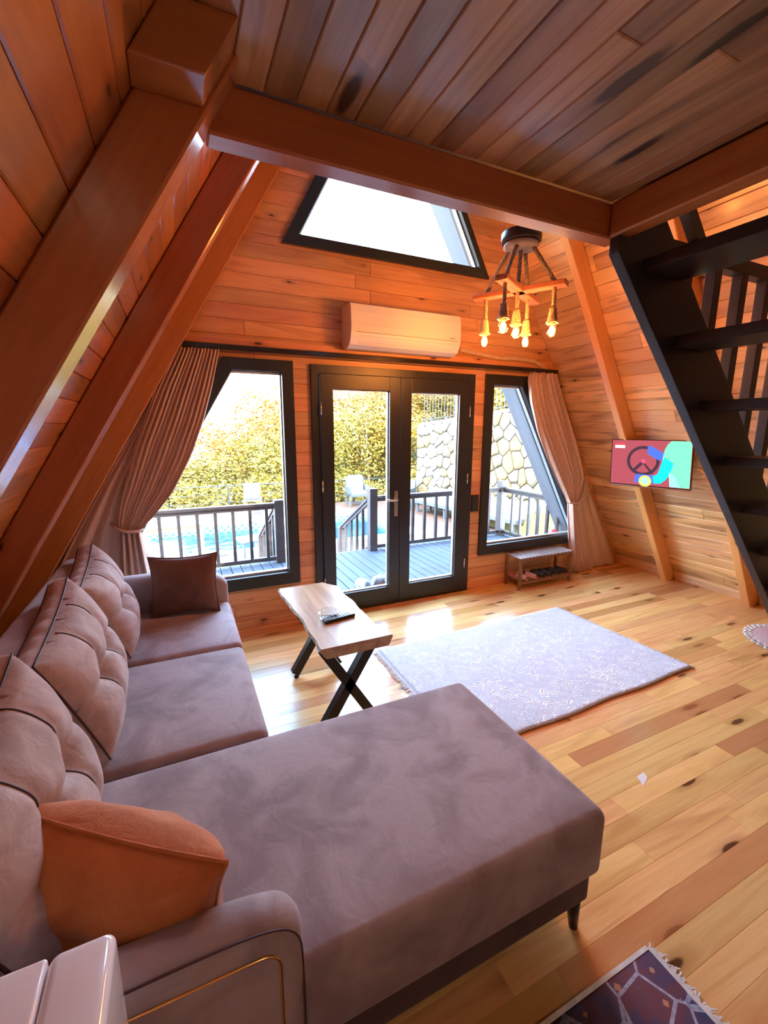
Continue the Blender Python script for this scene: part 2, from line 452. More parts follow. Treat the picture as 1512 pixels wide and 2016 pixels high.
# left / right sloped walls of boards
wl_ = empty('wall_left', (XL, 1, 0), kind='structure')
wr_ = empty('wall_right', (XR, 1, 0), kind='structure')
rw = random.Random(11)
def slope_wall(parent, O, V, N, L, mat, ymin, pitch, zmax, split, xs):
    v = 0.0
    while v < zmax*L:
        ends = [ymin]
        if split:
            yy = ymin+rw.uniform(.8, 2.2)
            while yy < D-.5: ends.append(yy); yy += rw.uniform(1.3, 2.4)
        ends.append(D)
        for a, b in zip(ends, ends[1:]):
            if xs > 0: plank('plank', mat, parent, O, (0, 1, 0), V, N, [(a, v), (b, v), (b, v+pitch), (a, v+pitch)], .014, .004, .001)
            else: plank('plank', mat, parent, O, (0, -1, 0), V, N, [(-b, v), (-a, v), (-a, v+pitch), (-b, v+pitch)], .014, .004, .001)
        v += pitch
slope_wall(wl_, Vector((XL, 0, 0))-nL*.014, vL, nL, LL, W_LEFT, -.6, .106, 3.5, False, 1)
slope_wall(wr_, Vector((XR, 0, 0))-nR*.014, vR, nR, LR, W_SIDE, .2, .115, 4.3, True, -1)
# roof shells behind the boards, running out over the terrace door
OUT = plain('grey_soffit', (0.14, 0.15, 0.17), 0.6)
apx = (XL+XR+0)/2
def shell(name, parent, y0, y1, mat, left=True, off=.0135, th=.16, z0=-.3):
    zt = (XR-XL)/(SR+SL)
    if left: P = [Vector((XL+SL*z0, y0, z0)), Vector((XL+SL*zt, y0, zt))]; n = nL
    else: P = [Vector((XR-SR*z0, y0, z0)), Vector((XR-SR*zt, y0, zt))]; n = nR
    q = [P[0]-n*off, P[1]-n*off, P[1]-n*(off+th)+Vector((0, 0, .12)), P[0]-n*(off+th)]
    return MB().prism(q, (0, y1-y0, 0)).build(name, mat, parent)
shell('sheathing', wl_, YB, D, W_DARK, True); shell('sheathing', wr_, YB, D, W_DARK, False)
shell('roof_overhang', wl_, D+.125, 4.40, OUT, True, .0, .20, -.05); shell('roof_overhang', wr_, D+.125, 4.40, OUT, False, .0, .20, -.05)
shell('sheathing', wl_, D, D+.125, W_DARK, True); shell('sheathing', wr_, D, D+.125, W_DARK, False)
# end wall
we = empty('wall_back', (1.78, D, 0), kind='structure')
def openings(z):
    r = []
    if .36 < z < 2.08:
        r.append((W1['tl']+.05-(2.09-z)*SL, W1['r']-.045)); r.append((W2['l']+.045, W2['tr']-.05+(2.09-z)*SR))
    if z < 2.08: r.append((1.04, 2.52))
    if 3.0 < z < 4.25: r.append((.87+.545*(z-3.0), 2.61-.55*(z-3.0)))
    return sorted(r)
def spans(z):
    a, b = XL+SL*z, XR-SR*z; out = []
    for p, q in openings(z): out.append((a, p)); a = q
    out.append((a, b)); return out
cuts = sorted([.36, 2.08, 3.0, 4.25])
zs = [0.0]; ph = .107
while zs[-1] < 5.1:
    nz = zs[-1]+ph
    c = [k for k in cuts if zs[-1]+.02 < k < nz+.02]
    nz2 = c[0] if c else nz
    zs.append(nz2)
shb = MB()
for z0, z1 in zip(zs, zs[1:]):
    zm0, zm1 = z0+1e-4, z1-1e-4
    A, B = spans(zm0), spans(zm1)
    for (a0, b0), (a1, b1) in zip(A, B):
        if min(b0, b1)-max(a0, a1) < .02 and (b0-a0) < .03: continue
        shb.prism([(a0-.0, D+.0135, z0), (b0+.0, D+.0135, z0), (b1, D+.0135, z1), (a1, D+.0135, z1)], (0, .11, 0))
        cu = []
        if b0-a0 > 1.3:
            u = a0+rw.uniform(.5, 1.7)
            while u < b0-.5: cu.append(u); u += rw.uniform(.9, 2.2)
        us0 = [a0]+cu+[b0]; us1 = [a1]+cu+[b1]
        if abs(a0-(XL+SL*zm0)) < 1e-6: us0[0] -= .02; us1[0] -= .02
        if abs(b0-(XR-SR*zm0)) < 1e-6: us0[-1] += .02; us1[-1] += .02
        for i in range(len(us0)-1):
            plank('plank', W_END, we, (0, D+.0135, 0), (1, 0, 0), (0, 0, 1), (0, -1, 0), [(us0[i], z0), (us0[i+1], z0), (us1[i+1], z1), (us1[i], z1)], .0135, .004, .001)
shb.build('sheathing', W_DARK, we)
# wall behind the camera
wf = empty('wall_front', (1.78, YB, 0), kind='structure')
mbk = MB()
def frontwall(z0, z1, holes=()):
    a0, b0, a1, b1 = XL+SL*z0, XR-SR*z0, XL+SL*z1, XR-SR*z1
    segs = [(a0, a1)]+[(h, h) for hh in holes for h in hh]+[(b0, b1)]
    for i in range(0, len(segs), 2):
        (p0, p1), (q0, q1) = segs[i], segs[i+1]
        mbk.prism([(p0, YB, z0), (q0, YB, z0), (q1, YB, z1), (p1, YB, z1)], (0, -.12, 0))
frontwall(0, ZT-.01)
mbk.build('panel', W_END, wf)
# skirting
bb = empty('baseboard_right', (XR, 1.5, 0), kind='structure')
for a, b in ((2.88, 3.45), (2.10, 2.79), (1.32, 2.01), (.2, 1.23)):
    for k in range(2):
        plank('skirting_board', W_BASE, bb, Vector((XR, 0, 0)), (0, -1, 0), vR, nR, [(-b, .002+k*.05), (-a, .002+k*.05), (-a, .05+k*.05), (-b, .05+k*.05)], .022-.008*k, .004, .0008)
tb = empty('baseboard_back', (1.78, D, 0), kind='structure')
for a, b in ((-1.2, .985), (2.575, 4.78)):
    beam('skirting_board', W_END, (a, D-.008, .035), (b, D-.008, .035), .016, .07, (0, 0, 1), tb)

# ---------------------------------------------------------------- windows and door
def frame_poly(name, outer, inner, y0, y1, mat, parent):
    mb = MB(); n = len(outer)
    for i in range(n):
        j = (i+1) % n
        a, b, c, d = outer[i], outer[j], inner[j], inner[i]
        mb.prism([(a[0], y0, a[1]), (b[0], y0, b[1]), (c[0], y0, c[1]), (d[0], y0, d[1])], (0, y1-y0, 0))
    return mb.build(name, mat, parent, bevel=0.003)
def window(idx, outer, inner):
    w = empty('window_%d' % idx, (outer[0][0], D, outer[0][1]), kind='structure')
    frame_poly('frame', outer, inner, D-.028, D+.09, ANTH, w)
    c = (sum(p[0] for p in inner)/len(inner), sum(p[1] for p in inner)/len(inner))
    bead = [(p[0]+(c[0]-p[0])*.022, p[1]+(c[1]-p[1])*.022) for p in inner]
    frame_poly('glazing_bead', inner, bead, D+.02, D+.06, plain('silver_bead_%d' % idx, (.62, .64, .66), .3, .6), w)
    MB().prism([(p[0], D+.036, p[1]) for p in inner], (0, .006, 0)).build('pane', GLASS, w)
    return w
zt, zb = 2.133, .343
window(1, [(.342-(zt-zb)*SL, zb), (.8525, zb), (.8525, zt), (.342, zt)],
          [(.40-(2.045-.445)*SL, .445), (.762, .445), (.762, 2.045), (.40, 2.045)])
window(2, [(2.700, zb), (3.212+(zt-zb)*SR, zb), (3.212, zt), (2.700, zt)],
          [(2.795, .445), (3.136+(2.035-.445)*SR, .445), (3.136, 2.035), (2.795, 2.035)])
window(3, [(.80, 2.957), (2.68, 2.957), (2.68-.55*1.3, 4.257), (.80+.545*1.3, 4.257)],
          [(.935, 3.033), (2.575, 3.033), (2.575-.55*1.13, 4.163), (.935+.545*1.13, 4.163)])
dr = empty('door_1', (1.78, D, 0), kind='structure')
x0, x1, z0, z1 = DR
mb = MB(); mb.box((x0, D-.03, 0), (x0+.065, D+.09, z1)); mb.box((x1-.065, D-.03, 0), (x1, D+.09, z1)); mb.box((x0+.065, D-.03, z1-.065), (x1-.065, D+.09, z1)); mb.box((x0+.065, D, 0), (x1-.065, D+.09, .02))
mb.build('door_frame', ANTH, dr, bevel=.003)
for k, (a, b, ga, gb) in enumerate(((x0+.068, 1.774, 1.165, 1.672), (1.780, x1-.068, 1.885, 2.39))):
    mb = MB(); zz0, zz1 = .022, z1-.068
    mb.box((a, D-.048, zz0), (ga, D+.03, zz1)); mb.box((gb, D-.048, zz0), (b, D+.03, zz1))
    mb.box((ga, D-.048, zz0), (gb, D+.03, .182)); mb.box((ga, D-.048, 1.936), (gb, D+.03, zz1))
    leaf = mb.build('door_leaf', ANTH, dr, bevel=.003)
    MB().box((ga-.005, D-.008, .178), (gb+.005, D-.002, 1.94)).build('pane', GLASS, leaf)
    mb = MB(); t = .009
    for q in ((ga, .182, ga+t, 1.936), (gb-t, .182, gb, 1.936), (ga, .182, gb, .182+t), (ga, 1.936-t, gb, 1.936)):
        mb.box((q[0], D-.02, q[1]), (q[2], D+.01, q[3]))
    mb.build('glazing_bead', plain('silver_bead_d%d' % k, (.62, .64, .66), .3, .6), leaf)
    hx = a+.0 if k == 0 else b
    for hz in (.3, 1.15, 1.78):
        MB().tube([(hx, D-.055, hz-.05), (hx, D-.055, hz+.05)], .007, 8).build('hinge', CHROME, leaf)
    if k == 0:
        MB().box((1.716, D-.06, .845), (1.752, D-.047, 1.075)).build('handle_plate', plain('brass_plate', (.55, .47, .38), .3, 1), leaf, bevel=.003)
        MB().tube([(1.735, D-.05, 1.0), (1.735, D-.095, 1.0), (1.725, D-.105, 1.0), (1.68, D-.107, .998), (1.62, D-.104, 1.004)], .009, 10).build('handle', CHROME, leaf)

# ---------------------------------------------------------------- beams
def rafter(label, side, c, y0, y1, mat, z0=-.0, z1=None, wallx=None):
    if side == 'L':
        z1 = z1 or 4.6; A = (c, XL); s = SL
    else:
        z1 = z1 or 4.6; A = (c, XR); s = -SR
    n = (nL if side == 'L' else nR); v = vL if side == 'L' else vR
    dpt = abs(c-A[1])/(LL if side == 'L' else LR)-.001
    base = Vector((A[1], (y0+y1)/2, 0))+n*(dpt/2+.001)
    L = z1*(LL if side == 'L' else LR)
    t0 = dpt*.3
    o = beam('rafter', mat, base+v*(t0+.0), base+v*L, abs(y1-y0), dpt, n, bevel=.006)
    return tag(o, label, 'beam', 'sloping rafters of the wooden frame')
rafter('nearest left rafter, broad dark orange side face meeting the ceiling beam', 'L', -1.25, 1.16, 1.28, W_BEAM)
rafter('middle of the three left rafters, its inner edge lit pale by the window', 'L', -1.25, 2.31, 2.44, W_BEAM)
rafter('left rafter against the end wall, beside the left curtain', 'L', -1.216, 3.37, 3.50, W_BEAM)
rafter('light orange rafter on the right wall, behind the television', 'R', 4.70, 2.80, 2.87, W_BEAM2)
rafter('right wall rafter whose foot shows beside the black stair stringer', 'R', 4.70, 2.02, 2.09, W_BEAM2)
rafter('right wall rafter behind the upper stair treads', 'R', 4.70, 1.40, 1.47, W_BEAM2)
tag(beam('ceiling_beam', W_BEAM, (.12, 1.285, 2.3725), (1.555, 1.285, 2.3725), .07, .115, (0, 0, 1), bevel=.006), 'long crossbeam at the loft edge, running above the gable window', 'beam')
tag(beam('ceiling_beam', W_BEAM, (1.52, 1.249, 2.3725), (1.52, -2.9, 2.3725), .07, .115, (0, 0, 1), bevel=.006), 'loft edge beam running toward the viewer above the stairs', 'beam')  # darker beam wood, so the shading on this beam sits in its colour
mb = MB().prism([(-.03, 1.06, 2.31), (.105, 1.06, 2.31), (.175, 1.06, 2.429), (.04, 1.06, 2.429)], (0, .099, 0))
tag(mb.build('beam_block', W_BEAM, None, bevel=.004), 'short dark beam block on the face of the nearest left rafter', 'beam')
tag(beam('collar_beam', W_BEAM, (.42, 2.31, 3.10), (3.02, 2.31, 3.10), .07, .13, (0, 0, 1)), 'high crosswise beam that the rope lamp hangs from', 'beam')
# loft ceiling
ce = empty('ceiling', (.75, -.6, 2.43), kind='structure')
x = .02; cw = .0785
while x < 1.47:
    e = min(x+cw, 1.484)
    yy = [-2.95]; u = -2.95+rw.uniform(.6, 2)
    while u < .9: yy.append(u); u += rw.uniform(1.1, 2.4)
    yy.append(1.249 if x > .17 else 1.158)
    for a, b in zip(yy, yy[1:]):
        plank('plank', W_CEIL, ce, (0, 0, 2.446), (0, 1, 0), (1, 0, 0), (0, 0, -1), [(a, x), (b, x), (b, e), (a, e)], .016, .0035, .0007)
    x += cw
MB().box((.0, -2.95, 2.447), (1.555, 1.155, 2.56)).box((.165, 1.155, 2.447), (1.555, 1.32, 2.56)).build('loft_deck', W_DARK, ce)

# ---------------------------------------------------------------- stair
st = empty('staircase', (3.6, .8, 0), 'steep open-tread black stair rising to the loft at right', 'staircase')
def sb(y0, y1, name='stringer'):
    zf = 0.0
    P = [(3.62-.943*0, 0), (4.04, 0), (4.04-.958*2.43, 2.43), (1.562, 2.43), (1.562, 2.312), (1.492, 2.312), (1.492, 2.256)]
    return MB().prism([(a, y0, b) for a, b in P], (0, y1-y0, 0)).build(name, BLACKW, st, bevel=.004)
sb(1.205, 1.247); sb(.40, .44)
for i in range(9):
    z = 2.207-.249*i; x0 = 3.62-.943*z+.085
    MB().box((x0, .44, z), (x0+.24, 1.205, z+.042)).build('tread', BLACKW, st, bevel=.004)
MB().bar((2.12, 1.29, 2.36), (1.62, 1.29, 2.90), .05, .04, (0, 1, 0)).build('handrail', BLACKW, st)
sc_ = empty('slatted_screen', (2.9, 1.32, 0), 'black upright slat railing fixed behind the open stair treads', 'screen')
x = 2.037
while x < 3.7:
    ztop = min(2.34, (XR-.02-x-.06)/SR)
    zlo = max(.0, (4.04-x-.05)/.958)
    MB().box((x, 1.30, zlo-.06), (x+.05, 1.345, ztop)).build('slat', BLACKW, sc_, bevel=.002)
    x += .209
MB().box((1.90, 1.295, 2.34), (3.42, 1.35, 2.40)).build('top_rail', BLACKW, sc_, bevel=.003)
MB().bar((3.95, 1.275, .085), (1.72, 1.275, 2.415), .055, .04, (0, 1, 0)).build('bottom_rail', BLACKW, sc_, bevel=.003)

# ---------------------------------------------------------------- television
tvc = Vector((3.868, 2.59, 1.318)); tx = Vector((.316, -.949, 0)).normalized(); tz = Vector((0, 0, 1)); tn = Vector((-.949, -.316, 0))
tz = (tz+tn*-.08-tx*.07).normalized()
tv = empty('television', tvc, 'flat television showing a cartoon, on the right sloped wall', 'television')
TW, TH = .658, .425
def tq(u, v, w=0): return tvc+tx*(u*TW/2)+tz*(v*TH/2)+tn*w
def tpoly(name, pts, mat, w, th=.0006):
    return MB().prism([tq(u, v, w) for u, v in pts], tn*th).build(name, mat, tv)
tpoly('bezel', [(-1, -1), (1, -1), (1, 1), (-1, 1)], plain('tv_black', (.01, .01, .012), .2), -.03, .03)
tpoly('lower_trim', [(-1.005, -1.045), (1.005, -1.045), (1.005, -.985), (-1.005, -.985)], CHROME, -.01, .016)
def sc(n, c, s=1.0):
    m, nn, l, b = nt('screen_'+n)
    b.inputs['Base Color'].default_value = (0.01, .01, .01, 1); b.inputs['Roughness'].default_value = .08
    b.inputs['Emission Color'].default_value = (*c, 1); b.inputs['Emission Strength'].default_value = s
    return m
tpoly('picture', [(-.98, -.95), (.98, -.95), (.98, .97), (-.98, .97)], sc('maroon', (.30, .055, .075)), .0, .001)
def ring(cx, cy, r0, r1, a0=0, a1=360, n=40, asp=TW/TH):
    o = [(cx+r1*math.cos(R(a0+(a1-a0)*i/n)), cy+r1*asp*math.sin(R(a0+(a1-a0)*i/n))) for i in range(n+1)]
    q = [(cx+r0*math.cos(R(a0+(a1-a0)*i/n)), cy+r0*asp*math.sin(R(a0+(a1-a0)*i/n))) for i in range(n+1)]
    return o, q
def tstrip(name, o, q, mat, w):
    mb = MB()
    for i in range(len(o)-1):
        mb.add([tq(*o[i], w), tq(*o[i+1], w), tq(*q[i+1], w), tq(*q[i], w)], [(0, 1, 2, 3)])
    return mb.build(name, mat, tv)
dk = sc('wheel', (.04, .02, .035)); pink = sc('hub', (.60, .06, .14)); blue = sc('blue', (.05, .12, .75)); cyan = sc('cyan', (.0, .55, .85)); grn = sc('green', (.15, .70, .38)); yel = sc('yellow', (.75, .75, .08)); lg = sc('watch', (.3, .62, .5))
tstrip('picture', *ring(-.16, .10, .33, .41), dk, .0016)
tpoly('picture', [(-.42, -.30), (-.37, -.40), (-.12, .02), (-.2, .08)], dk, .0012)
tpoly('picture', [(-.2, .08), (-.12, .02), (.12, -.4), (.06, -.46)], dk, .0013)
o, q = ring(-.15, .08, 0, .06); tpoly('picture', o[:-1], pink, .0018)
tpoly('picture', [(-.06, .72), (.02, .74), (.34, .45), (.28, .12), (.1, .25), (-.06, .42)], blue, .002)
tpoly('picture', [(-.36, -.84), (-.32, -.48), (.14, -.5), (.14, -.84)], blue, .002)
tpoly('picture', [(.5, .96), (.97, .96), (.97, -.93), (.56, -.93), (.45, -.35), (.3, -.1), (.32, .3), (.36, .62), (.42, .82)], grn, .0022)
tpoly('picture', [(.22, -.42), (.3, .05), (.36, .28), (.58, .05), (.52, -.35), (.42, -.65), (.3, -.82), (.14, -.84), (.1, -.55)], cyan, .0026)
tpoly('picture', [(.48, -.3), (.62, -.5), (.76, -.93), (.52, -.93)], sc('aqua', (.25, .75, .7)), .0028)
tstrip('picture', *ring(-.08, -.76, .1, .155), yel, .0032)
o, q = ring(-.08, -.76, 0, .1); tpoly('picture', o[:-1], lg, .0030)
tpoly('channel_mark', [(-.9, .62), (-.64, .62), (-.64, .74), (-.9, .74)], sc('white', (.9, .9, .95)), .002)
def text3d(body, size, origin, xdir, ydir, mat, parent, name='lettering', ext=.0003):
    cu = bpy.data.curves.new(name, 'FONT'); cu.body = body; cu.size = size; cu.extrude = ext; cu.align_x = 'CENTER'; cu.resolution_u = 2
    ob = bpy.data.objects.new('tmp', cu); COL.objects.link(ob)
    dg = bpy.context.evaluated_depsgraph_get(); me = bpy.data.meshes.new_from_object(ob.evaluated_get(dg))
    bpy.data.objects.remove(ob)
    me.materials.clear(); me.materials.append(mat)
    x = Vector(xdir).normalized(); y = Vector(ydir).normalized(); z = x.cross(y)
    m = Matrix((x, y, z)).transposed().to_4x4(); m.translation = Vector(origin)
    return link(name, me, None, parent, mtx=m)
text3d('minika', .030, tq(-.77, .765, .003), tx, tz, sc('red', (.8, .05, .05)), tv)
text3d('ÇOCUK', .022, tq(-.77, .635, .004), tx, tz, sc('blue2', (.15, .3, .8)), tv)
MB().bar(tvc-tn*.03, tvc-tn*.11-Vector((0, 0, .02)), .12, .12).build('wall_mount', BLACKM, tv)
MB().tube([tq(.9, -.1, -.03), tq(1.1, -.15, -.06), tq(1.25, -.3, -.07), tq(1.2, -.45, -.06), tq(.9, -.5, -.03)], .004, 6).build('cable', WHITEP, tv)

# ---------------------------------------------------------------- air conditioner and pipe, curtain rail, switch
ac = empty('air_conditioner', (1.77, 3.40, 2.24), 'white wall-mounted air conditioner above the terrace door', 'air conditioner')
prof = [(D-.001, 2.565), (3.33, 2.565), (3.315, 2.555), (3.305, 2.50), (3.30, 2.40), (3.302, 2.36), (3.315, 2.31), (3.345, 2.265), (3.40, 2.243), (D-.001, 2.24)]
MB().prism([(1.262, a, b) for a, b in prof], (1.0, 0, 0), smooth=False).build('casing', WHITEP, ac, bevel=.006)
MB().bar((1.30, 3.299, 2.352), (2.23, 3.299, 2.352), .006, .003, (0, 0, 1)).build('seam', GREYP, ac)
lv = MB().prism([(1.33, 3.3115, 2.335), (1.33, 3.309, 2.327), (1.33, 3.343, 2.262), (1.33, 3.349, 2.264)], (.86, 0, 0)).build('louvre', plain('louvre_white', (.74, .72, .7), .35), ac)
MB().box((2.15, 3.2985, 2.37), (2.20, 3.3005, 2.376)).build('badge', GREYP, ac)
P = [at(905, 688, 1, 3.49), at(950, 699, 1, 3.49), at(985, 706, 1, 3.49), at(1020, 706, 1, 3.49), at(1050, 712, 1, 3.49), at(1068, 722, 1, 3.49), at(1082, 737, 1, 3.49)]
mb = MB(); pts = []
for i in range(len(P)-1):
    for k in range(5): pts.append(P[i].lerp(P[i+1], k/5))
pts.append(P[-1]); mb.tube(pts, .022, 10)
tag(mb.build('pipe', fabric('wrapped_pipe', (.62, .40, .24), (.75, .52, .34), (30, 30, 30)), None), 'cream wrapped hose running from the air conditioner to the right slope', 'pipe')
tag(MB().box((.02, 3.42, 2.168), (3.53, 3.485, 2.205)).build('curtain_rail', plain('rail_black', (.02, .015, .015), .15), None, bevel=.004), 'long black curtain rail above the door and both windows', 'curtain rail')
tag(beam('trim_1', W_END, (.1, D-.012, 2.245), (3.5, D-.012, 2.245), .022, .05, (0, 0, 1)), kind='structure')
sw = empty('light_switch', (2.64, D, .85), 'black square wall switch between the door and right window', 'switch')
MB().box((2.592, D-.012, .81), (2.682, D-.001, .978)).build('plate', BLACKM, sw, bevel=.002)
for zz in (.82, .896): MB().box((2.60, D-.016, zz), (2.674, D-.011, zz+.072)).build('rocker', plain('rocker_black', (.03, .03, .035), .25), sw, bevel=.002)

# ---------------------------------------------------------------- rope lamp
lampc = Vector((2.0, 2.31, 2.75))
lp = empty('pendant_lamp', lampc, 'rope pendant lamp with wooden cross and five glowing bulbs', 'lamp')
MB().lathe(lampc, [(0, .05), (.115, .05), (.12, .045), (.12, .0), (.112, -.008), (0.09, -.01), (0, -.01)], 32).build('canopy', plain('canopy_dark', (.04, .025, .022), .35), lp)
MB().lathe(lampc, [(0, -.012), (.10, -.012), (.105, -.03), (.09, -.045), (0, -.05)], 32).build('canopy_disc', plain('canopy_cream', (.62, .56, .47), .6), lp)
MB().tube([lampc+Vector((0, 0, .045)), lampc+Vector((0, 0, .29))], .012, 8).build('rod', BLACKM, lp)
A0, A1 = Vector((1.865, 2.58, 2.475)), Vector((2.155, 2.07, 2.475)); B0, B1 = Vector((1.735, 2.16, 2.475)), Vector((2.285, 2.475, 2.475))
for a, b, dz in ((A0, A1, 0), (B0, B1, 0.0)):
    beam('arm', W_LAMP, a+Vector((0, 0, dz)), b+Vector((0, 0, dz)), .075, .032, (0, 0, 1), lp)
def rope(path, r, parent):
    """three twisted strands"""
    P = [Vector(p) for p in path]; fine = []
    for i in range(len(P)-1):
        n = max(3, int((P[i+1]-P[i]).length/.008))
        for k in range(n): fine.append(P[i].lerp(P[i+1], k/n))
    fine.append(P[-1]); mb = MB(); L = 0; acc = []
    for i, p in enumerate(fine):
        if i: L += (p-fine[i-1]).length
        acc.append(L)
    for s in range(3):
        q = []
        for i, p in enumerate(fine):
            d = (fine[min(i+1, len(fine)-1)]-fine[max(i-1, 0)]).normalized()
            a = d.orthogonal().normalized(); b = d.cross(a); th = acc[i]/.05*2*math.pi+s*2*math.pi/3
            q.append(p+(a*math.cos(th)+b*math.sin(th))*r*.5)
        mb.tube(q, r*.62, 5)
    return mb.build('rope', ROPE, parent)
cen = (A0+A1)/2
bulbs = [(A0.lerp(A1, .14), 2.200), (A0.lerp(A1, .88), 2.215), (B0.lerp(B1, .12), 2.220), (cen+Vector((-.02, -.02, 0)), 2.225), (B0.lerp(B1, .78), 2.200)]
for i, (p, zb_) in enumerate(bulbs):
    top = lampc+Vector(((p.x-cen.x), (p.y-cen.y), 0)).normalized()*.075+Vector((0, 0, -.04)) if i != 3 else lampc+Vector((0, 0, -.05))
    rope([top, Vector((p.x, p.y, 2.49))], .013, lp)
    rope([Vector((p.x, p.y, 2.46)), Vector((p.x+.003, p.y, zb_+.15)), Vector((p.x, p.y, zb_+.10))], .012, lp)
    s = MB()
    for k in range(9): 
        zz = zb_+.045+k*.010; rr = .026-.0012*k+(.008 if k == 0 else 0)
        s.tube([Vector((p.x+rr*math.cos(a/12*2*math.pi), p.y+rr*math.sin(a/12*2*math.pi), zz+.004*math.sin(a*1.7))) for a in range(13)], .006, 5, cap=False)
    s.lathe((p.x, p.y, zb_), [(.022, .035), (.024, .10), (.012, .14), (0, .142)], 12)
    s.build('rope_socket', ROPE, lp)
    bl = MB().lathe((p.x, p.y, zb_), [(0, -.042), (.012, -.040), (.024, -.028), (.030, -.006), (.028, .012), (.018, .032), (.013, .045)], 16).build('bulb', BULBG, lp)
    f = MB()
    for k in range(6):
        a = k/6*2*math.pi
        f.tube([(p.x+.006*math.cos(a), p.y+.006*math.sin(a), zb_-.022), (p.x+.009*math.cos(a+.5), p.y+.009*math.sin(a+.5), zb_+.02)], .0035, 5)
    f.build('filament', FIL, bl)
    li = bpy.data.lights.new('bulb_light', 'POINT'); li.energy = 9.0; li.color = (1, .36, .10); li.shadow_soft_size = .03
    lo = bpy.data.objects.new('bulb_light', li); COL.objects.link(lo); lo.location = (p.x, p.y, zb_-.0)

# ---------------------------------------------------------------- added fill lamp, unseen behind the camera
kl = empty('fill_lamp', (.75, -1.3, 2.40), 'round white fill lamp added under the loft, unseen behind the viewer', 'lamp')
MB().lathe((.75, -1.3, 2.40), [(0, -.05), (.12, -.05), (.15, -.02), (.15, .028), (0, .028)], 24).build('shade', emis('fill_lamp_glow', (1, .78, .55), 6), kl)
li = bpy.data.lights.new('fill_light', 'AREA'); li.shape = 'DISK'; li.size = .3; li.energy = 5; li.color = (1, .72, .48)
lo = bpy.data.objects.new('fill_light', li); COL.objects.link(lo); lo.location = (.75, -1.3, 2.33)

# ---------------------------------------------------------------- sofa
sf = empty('corner_sofa', (-.2, 1.8, 0), 'mauve velvet corner sofa with a long chaise and tufted back', 'sofa')
softbox((-.60, .765, .12), (1.10, 1.53, .33), .02).build('chaise_base', VELD, sf, weld=1e-5)
softbox((-.60, 1.55, .12), (.215, 3.02, .33), .02).build('base', VELD, sf, weld=1e-5)
softbox((-.58, .745, .23), (1.125, 1.545, .468), .035, .012, nseg=30).build('chaise_cushion', VEL, sf, weld=1e-5)
softbox((-.58, 1.560, .25), (.238, 2.335, .462), .035, .014, nseg=16).build('seat_cushion', VEL, sf, weld=1e-5)
softbox((-.58, 2.345, .25), (.240, 3.02, .462), .035, .014, nseg=16).build('seat_cushion', VEL, sf, weld=1e-5)
def lean(p):
    k = (p.z-.3); return Vector((p.x-.16*max(0, k), p.y, p.z))
softbox((-.72, .75, .14), (-.50, 3.10, .86), .07, 0, fn=lambda p: Vector((p.x-.06*max(0, p.z-.3)+.06, p.y, p.z)), nseg=20).build('back_frame', VEL, sf, weld=1e-5)
def armfn(p):
    # front top corner rounds down
    fx = max(0, (p.x+.02)/.20); dz = .05*fx*fx*max(0, (p.z-.35)/.3)
    return Vector((p.x, p.y, p.z-dz))
for nm, ya, yb, zt_ in (('near', .722, .842, .655), ('far', 3.0, 3.14, .70)):
    a = softbox((-.62, ya, .13), (.165 if nm == 'near' else .235, yb, zt_), .055, 0, fn=armfn, nseg=16).build('armrest', VEL, sf, weld=1e-5)
    if nm == 'near':
        MB().tube(chaikin([(-.60, .7205, .608), (-.17, .7205, .603), (.04, .7205, .597), (.108, .7205, .59), (.108, .7205, .50), (.108, .7205, .16)]), .0032, 6).build('gold_strip', GOLD, a)
        MB().tube(chaikin([(-.60, .735, .645), (-.1, .735, .645), (.08, .735, .640), (.153, .737, .60), (.158, .738, .50), (.158, .738, .25)]), .0022, 6).build('piping', PIPE, a)
for x, y in ((1.065, .80), (1.065, 1.48), (.16, 2.96), (-.5, .80), (-.5, 2.96), (.16, 1.6)):
    MB().tube([(x, y, .135), (x+.005, y-.008, 0)], .026, 12, taper=[1, .55]).build('leg', BLACKM, sf)
